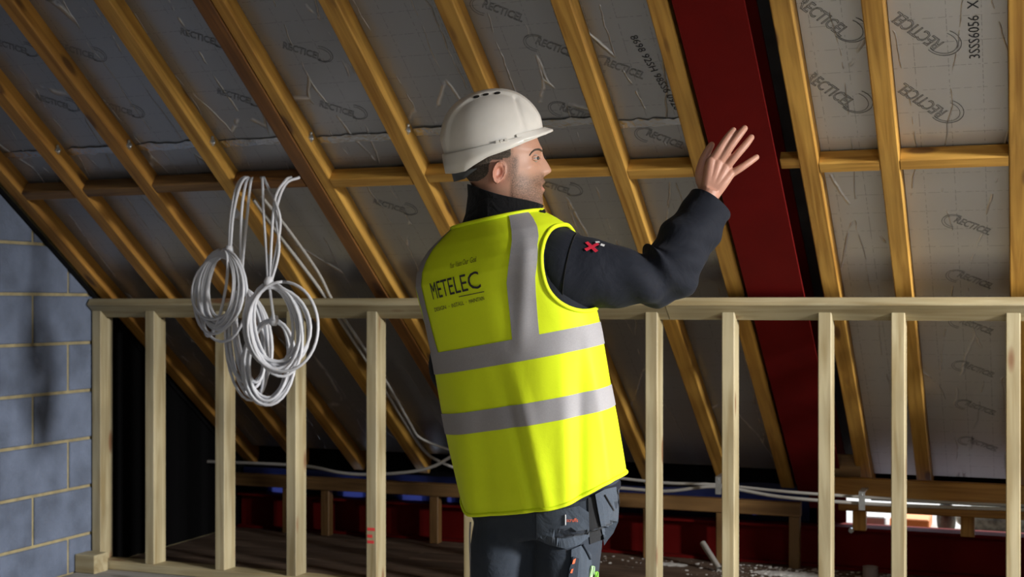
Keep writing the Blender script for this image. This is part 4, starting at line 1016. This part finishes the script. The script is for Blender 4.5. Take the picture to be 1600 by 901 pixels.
# skirt / rim band with the raised line over the ear, and the peak
def skirt_depth(a):
    d = math.degrees(abs((a+math.pi) % (2*math.pi)-math.pi))
    return interp(d, [0, 35, 60, 78, 90, 104, 118, 135, 150, 180], [7, 8, 11, 15, 17, 19, 25, 33, 33, 30])
prof = [(-3.0, 1.5), (3.0, 1.0), (4.2, -1.0)]
V = []
for (kd, ou) in ((0.0, -3.0), (0.0, 3.2), (0.06, 4.2), (0.5, 5.0), (1.0, 5.5), (1.0, 3.0), (0.4, 1.0), (-0.05, -3.0)):
    for j in range(na):
        a = 2*math.pi*j/na; ca, sa = math.cos(a), math.sin(a); d = skirt_depth(a)
        g = 1+(ou)/75.0
        V.append(Hh((HLf if ca > 0 else HLb)*ca*g, 1.0-d*kd, HWd*sa*g))
sk = MB(); sk.add(V, grid_faces(8, na, True)); sk.build('rim_band', M['hat'], hat)
pk = MB(); V = []; npk = 48
for (ri, zt) in ((0.0, 0), (0.3, 0), (0.6, 0), (0.85, 0), (1.0, 0), (1.0, 1), (0.6, 1), (0.0, 1)):
    for j in range(npk):
        a = rad(-68+136*j/(npk-1)); ca, sa = math.cos(a), math.sin(a); ext = 12*max(0, math.cos(a*90/72))**0.8
        g = 1+(3.0+ext*ri)/79.0
        V.append(Hh(HLf*ca*g, 1.0-2.5*ri-3.2*zt - 4*ri*(abs(sa)**2) + (4.0*(1-ri) if not zt else -4*(1-ri)), HWd*sa*(1+(3.0+ext*ri*0.35)/65.0)))
pk.add(V, grid_faces(8, npk)); pk.build('peak', M['hat'], hat)
for sg in (1, -1):
    for (fx, lat_) in ((-12, 21.5), (3, 21.5), (20, 21.0)):
        # slot on the ridge flank
        best = min(((abs(((HLf if math.cos(a) > 0 else HLb)*math.cos(a)*math.cos(v*math.pi/2)**0.86)-fx)+abs(HWd*math.sin(a)*math.cos(v*math.pi/2)**0.86-26.5), a, v) for a in np.linspace(0.05, 3.09, 90) for v in np.linspace(0.3, 0.97, 70)))
        a, v = best[1], best[2]; c_ = dome(a, v, 1.2); p1 = dome(a-0.02, v, 1.2); p2 = dome(a, v-0.01, 1.2)
        if sg < 0: c_ = dome(-a, v, 1.2); p1 = dome(-a+0.02, v, 1.2); p2 = dome(-a, v-0.01, 1.2)
        ux = Hh(10, 0, 0)-Hh(0, 0, 0); ux /= np.linalg.norm(ux); n2 = np.cross(p1-c_, p2-c_); n2 /= np.linalg.norm(n2); ux -= n2*ux.dot(n2); ux /= np.linalg.norm(ux); uy = np.cross(n2, ux)
        ring_ = [c_+ux*5.0/SP*math.cos(t_)+uy*2.6/SP*math.sin(t_) for t_ in np.linspace(0, 2*math.pi, 14, endpoint=False)]
        sl = MB(); sl.add([p+n2*0.0008 for p in ring_]+[p-n2*0.0008 for p in ring_], [tuple(range(14)), tuple(range(27, 13, -1))]+[(i, (i+1) % 14, (i+1) % 14+14, i+14) for i in range(14)]); sl.build('vent_slot', M['hatdark'], hat, False)
# lug on the band and harness at the nape
lb = MB()
for dx in (-9, -2, 5):
    p = Hh(8+dx, 0.5, HWd*1.055); lb.add([p+np.array(q) for q in ((-.004, -.003, -.003), (.004, -.003, -.002), (.004, -.003, .005), (-.004, -.003, .004), (-.004, .006, -.003), (.004, .006, -.002), (.004, .006, .005), (-.004, .006, .004))], [(0, 1, 2, 3), (7, 6, 5, 4), (0, 4, 5, 1), (1, 5, 6, 2), (2, 6, 7, 3), (3, 7, 4, 0)])
lb.build('band_lug', M['hat'], hat, False)
V = []
for z_ in (0, 1, 2, 3):
    for j in range(40):
        a = rad(118+124*j/39); w_ = (1, 1, 0.965, 0.965)[z_]; hgt = (-26, -39, -39, -26)[z_] + 9*max(0, abs(j-19.5)/19.5-0.6)/0.4*(1 if z_ in (1, 2) else -0.3)
        V.append(Hh(-9+66*math.cos(a)*w_, hgt-6*max(0, -math.cos(a)), 50*math.sin(a)*w_))
hb = MB(); hb.add(V, grid_faces(4, 40)); hb.build('nape_strap', M['strap'], hat)

# ---- trousers, pockets, belt line, boots
tb = MB()
V = [torso(th, t, -8 + (0 if t > 0 else 0), 0) for t in np.linspace(-39, 130, 24) for th in np.linspace(-math.pi, math.pi, 64, endpoint=False)]
tb.add(V, grid_faces(24, 64, True)+[tuple(range(64)), tuple(range(23*64, 24*64))[::-1]])
def tleg(keys): K = np.array([list(L(p[0], p[1], p[2]))+[p[3]/SP] for p in keys]); C = catmull(K, 8); tb.tube(C[:, :3], C[:, 3], 30)
tleg([(800, 790, .035, 50), (793, 830, .03, 55), (786, 880, .025, 53), (780, 990, .025, 44), (778, 1090, .03, 39), (777, 1205, .035, 40)])
tleg([(896, 785, .01, 50), (890, 825, -.005, 54), (884, 880, -.02, 53), (884, 990, -.01, 45), (890, 1090, 0, 40), (893, 1205, .005, 41)])
raw = tb.build('t_raw', M['trouser'], None)
md = raw.modifiers.new('r', 'REMESH'); md.mode = 'VOXEL'; md.voxel_size = 0.008; md.use_smooth_shade = True
ms = raw.modifiers.new('s', 'SMOOTH'); ms.factor = 0.5; ms.iterations = 8
dg = bpy.context.evaluated_depsgraph_get(); tme = bpy.data.meshes.new_from_object(raw.evaluated_get(dg)); bpy.data.objects.remove(raw)
tme.materials.clear(); tme.materials.append(M['trouser']); tme.polygons.foreach_set('use_smooth', [True]*len(tme.polygons)); tme.name = 'trousers'
trousers = link('trousers', tme, None, person); trousers['label'] = 'dark grey work trousers with holster pockets'
from mathutils.bvhtree import BVHTree
_bt = BVHTree.FromPolygons([v.co.copy() for v in tme.vertices], [tuple(q.vertices) for q in tme.polygons])
CAML = Vector((-PX0, -D0, ZC))
def hit(px, py, off=0.0, dflt=-.05):
    d = Vector(L(px, py, 0.0))-CAML; d.normalize(); r_ = _bt.ray_cast(CAML, d)
    if r_[0] is None: return np.array(L(px, py, dflt-off))
    return np.array(r_[0]-d*off)
def panel(name, outline, off, mat, parent, dflt=-.05):
    """cloth piece with a turned edge, laid on the trousers; outline in px"""
    bm = bmesh.new(); vs = [bm.verts.new((x, yv, 0)) for x, yv in outline]; bm.faces.new(vs)
    bmesh.ops.subdivide_edges(bm, edges=bm.edges[:], cuts=3); bmesh.ops.triangulate(bm, faces=bm.faces[:])
    for _ in range(2): bmesh.ops.subdivide_edges(bm, edges=[e for e in bm.edges if e.calc_length() > 7], cuts=1); bmesh.ops.triangulate(bm, faces=bm.faces[:])
    bm.verts.index_update(); pts = [(q.co.x, q.co.y) for q in bm.verts]; bd = [q.is_boundary for q in bm.verts]
    F = [tuple(q.index for q in f.verts) for f in bm.faces]; be = [(e.verts[0].index, e.verts[1].index) for e in bm.edges if e.is_boundary]; bm.free()
    top = [hit(x, yv, off, dflt) for x, yv in pts]; n = len(pts); bot = [hit(x, yv, -0.004, dflt) for x, yv in pts]
    return mk(name, top+bot, F+[(a_, b_, b_+n, a_+n) for a_, b_ in be], mat, parent, False)
panel('back_pocket', [(838, 802), (862, 798), (905, 790), (920, 800), (921, 838), (905, 851), (884, 857), (856, 851), (838, 842)], .006, M['pocket'], trousers)
panel('thigh_pocket', [(893, 858), (912, 850), (924, 866), (925, 893), (922, 925), (890, 925), (892, 890)], .008, M['pocket'], trousers)
panel('tool_sleeve', [(896, 869), (905, 872), (902, 905), (888, 905), (890, 888)], .012, M['trouser'], trousers)
panel('pocket_lining', [(919, 778), (930, 772), (937, 800), (944, 842), (922, 850), (920, 820)], .004, plain('pocket_black', (0.008, 0.009, 0.011), 0.9), trousers)
panel('holster_pocket', [(930, 772), (945, 764), (963, 760), (967, 795), (966, 815), (958, 833), (950, 843), (944, 852), (941, 830), (935, 800)], .014, M['pocket'], trousers, -.02)
def line_on(name, pts, r_, mat, off): edge_tube(name, catmull([hit(x, yv, off, -.02) for x, yv in pts], 4), r_, mat, trousers)
line_on('pocket_flap_edge', [(945, 773), (952, 785), (959, 797)], 0.0022, M['collar'], .016)
line_on('pocket_zip', [(964, 765), (967, 782), (966, 796)], 0.0022, M['collar'], .015)
line_on('side_piping', [(735, 815), (734, 840), (735, 880), (737, 930)], 0.0022, plain('piping_grey', (0.25, 0.24, 0.24), 0.6), .001)
line_on('pocket_loop', [(911, 850), (917, 860), (923, 873)], 0.003, M['trouser'], .010)
v, f = text_mesh('scruffs', 1.0); w_ = v[:, 0].max(); out = [hit(885+18*q[0]/w_, 815-8.5*q[1], .0085) for q in v]; mk('pocket_tag', out, f, M['tag_orange'], trousers)
line_on('pocket_tag_loop', [(883.5, 804), (883.5, 812), (883.5, 820)], 0.0012, M['badge_white'], .008)
panel('pocket_tag', [(896, 874), (900, 872), (898, 880), (894, 881)], .014, M['tag_orange'], trousers)
panel('pocket_tag', [(893, 889), (896, 888), (894, 895), (891, 895)], .014, M['tag_orange'], trousers)
for sx, (x, yv, dd) in (('l', (777, 1222, .035)), ('r', (893, 1222, .005))):
    p = L(x, yv, dd); zf = p[2]; V = []; nb = 24
    for (zz_, fwd, wd, sh_) in ((0.004, .15, .048, .045), (0.03, .152, .052, .045), (0.055, .14, .05, .035), (0.085, .095, .047, .01), (0.12, .062, .045, 0), (0.17, .055, .045, 0)):
        for j in range(nb):
            a = 2*math.pi*j/nb; fx = math.cos(a)*fwd+sh_; lx = math.sin(a)*wd
            V.append((p[0]+fx*0.45+lx*0.89, p[1]+fx*0.89-lx*0.45, zz_))
    b_ = MB(); b_.add(V, grid_faces(6, nb, True)+[tuple(range(nb))[::-1], tuple(range(5*nb, 6*nb))]); b_.build('boot', M['boot'], person)
# pens standing in the thigh pocket
for (x0, y0, x1, y1, mt, lab) in ((926, 884, 919, 915, 'penL', 'pale green pen in the thigh pocket, left of two'), (932, 893, 929, 922, 'penG', 'bright lime green pen in the thigh pocket, right of two')):
    mb = MB(); a_, b_ = hit(x0, y0, .014), hit(x1, y1, .002); mb.tube([a_, a_+(b_-a_)*0.1, a_+(b_-a_)*0.9, b_], [0.0045, 0.0055, 0.0055, 0.005], 10)
    mw = person.matrix_world.copy(); o = mb.build('pen', M[mt]); o.location = FW*D0 + RT*PX0; o.rotation_euler = (0, 0, PSI); tag(o, lab, 'pen', 'pens in the pocket')
    cb_ = MB(); cb_.tube([a_+np.array([.004, -.004, 0]), a_+np.array([.004, -.005, -.02])], 0.0012, 6); cb_.build('clip', M[mt], o)
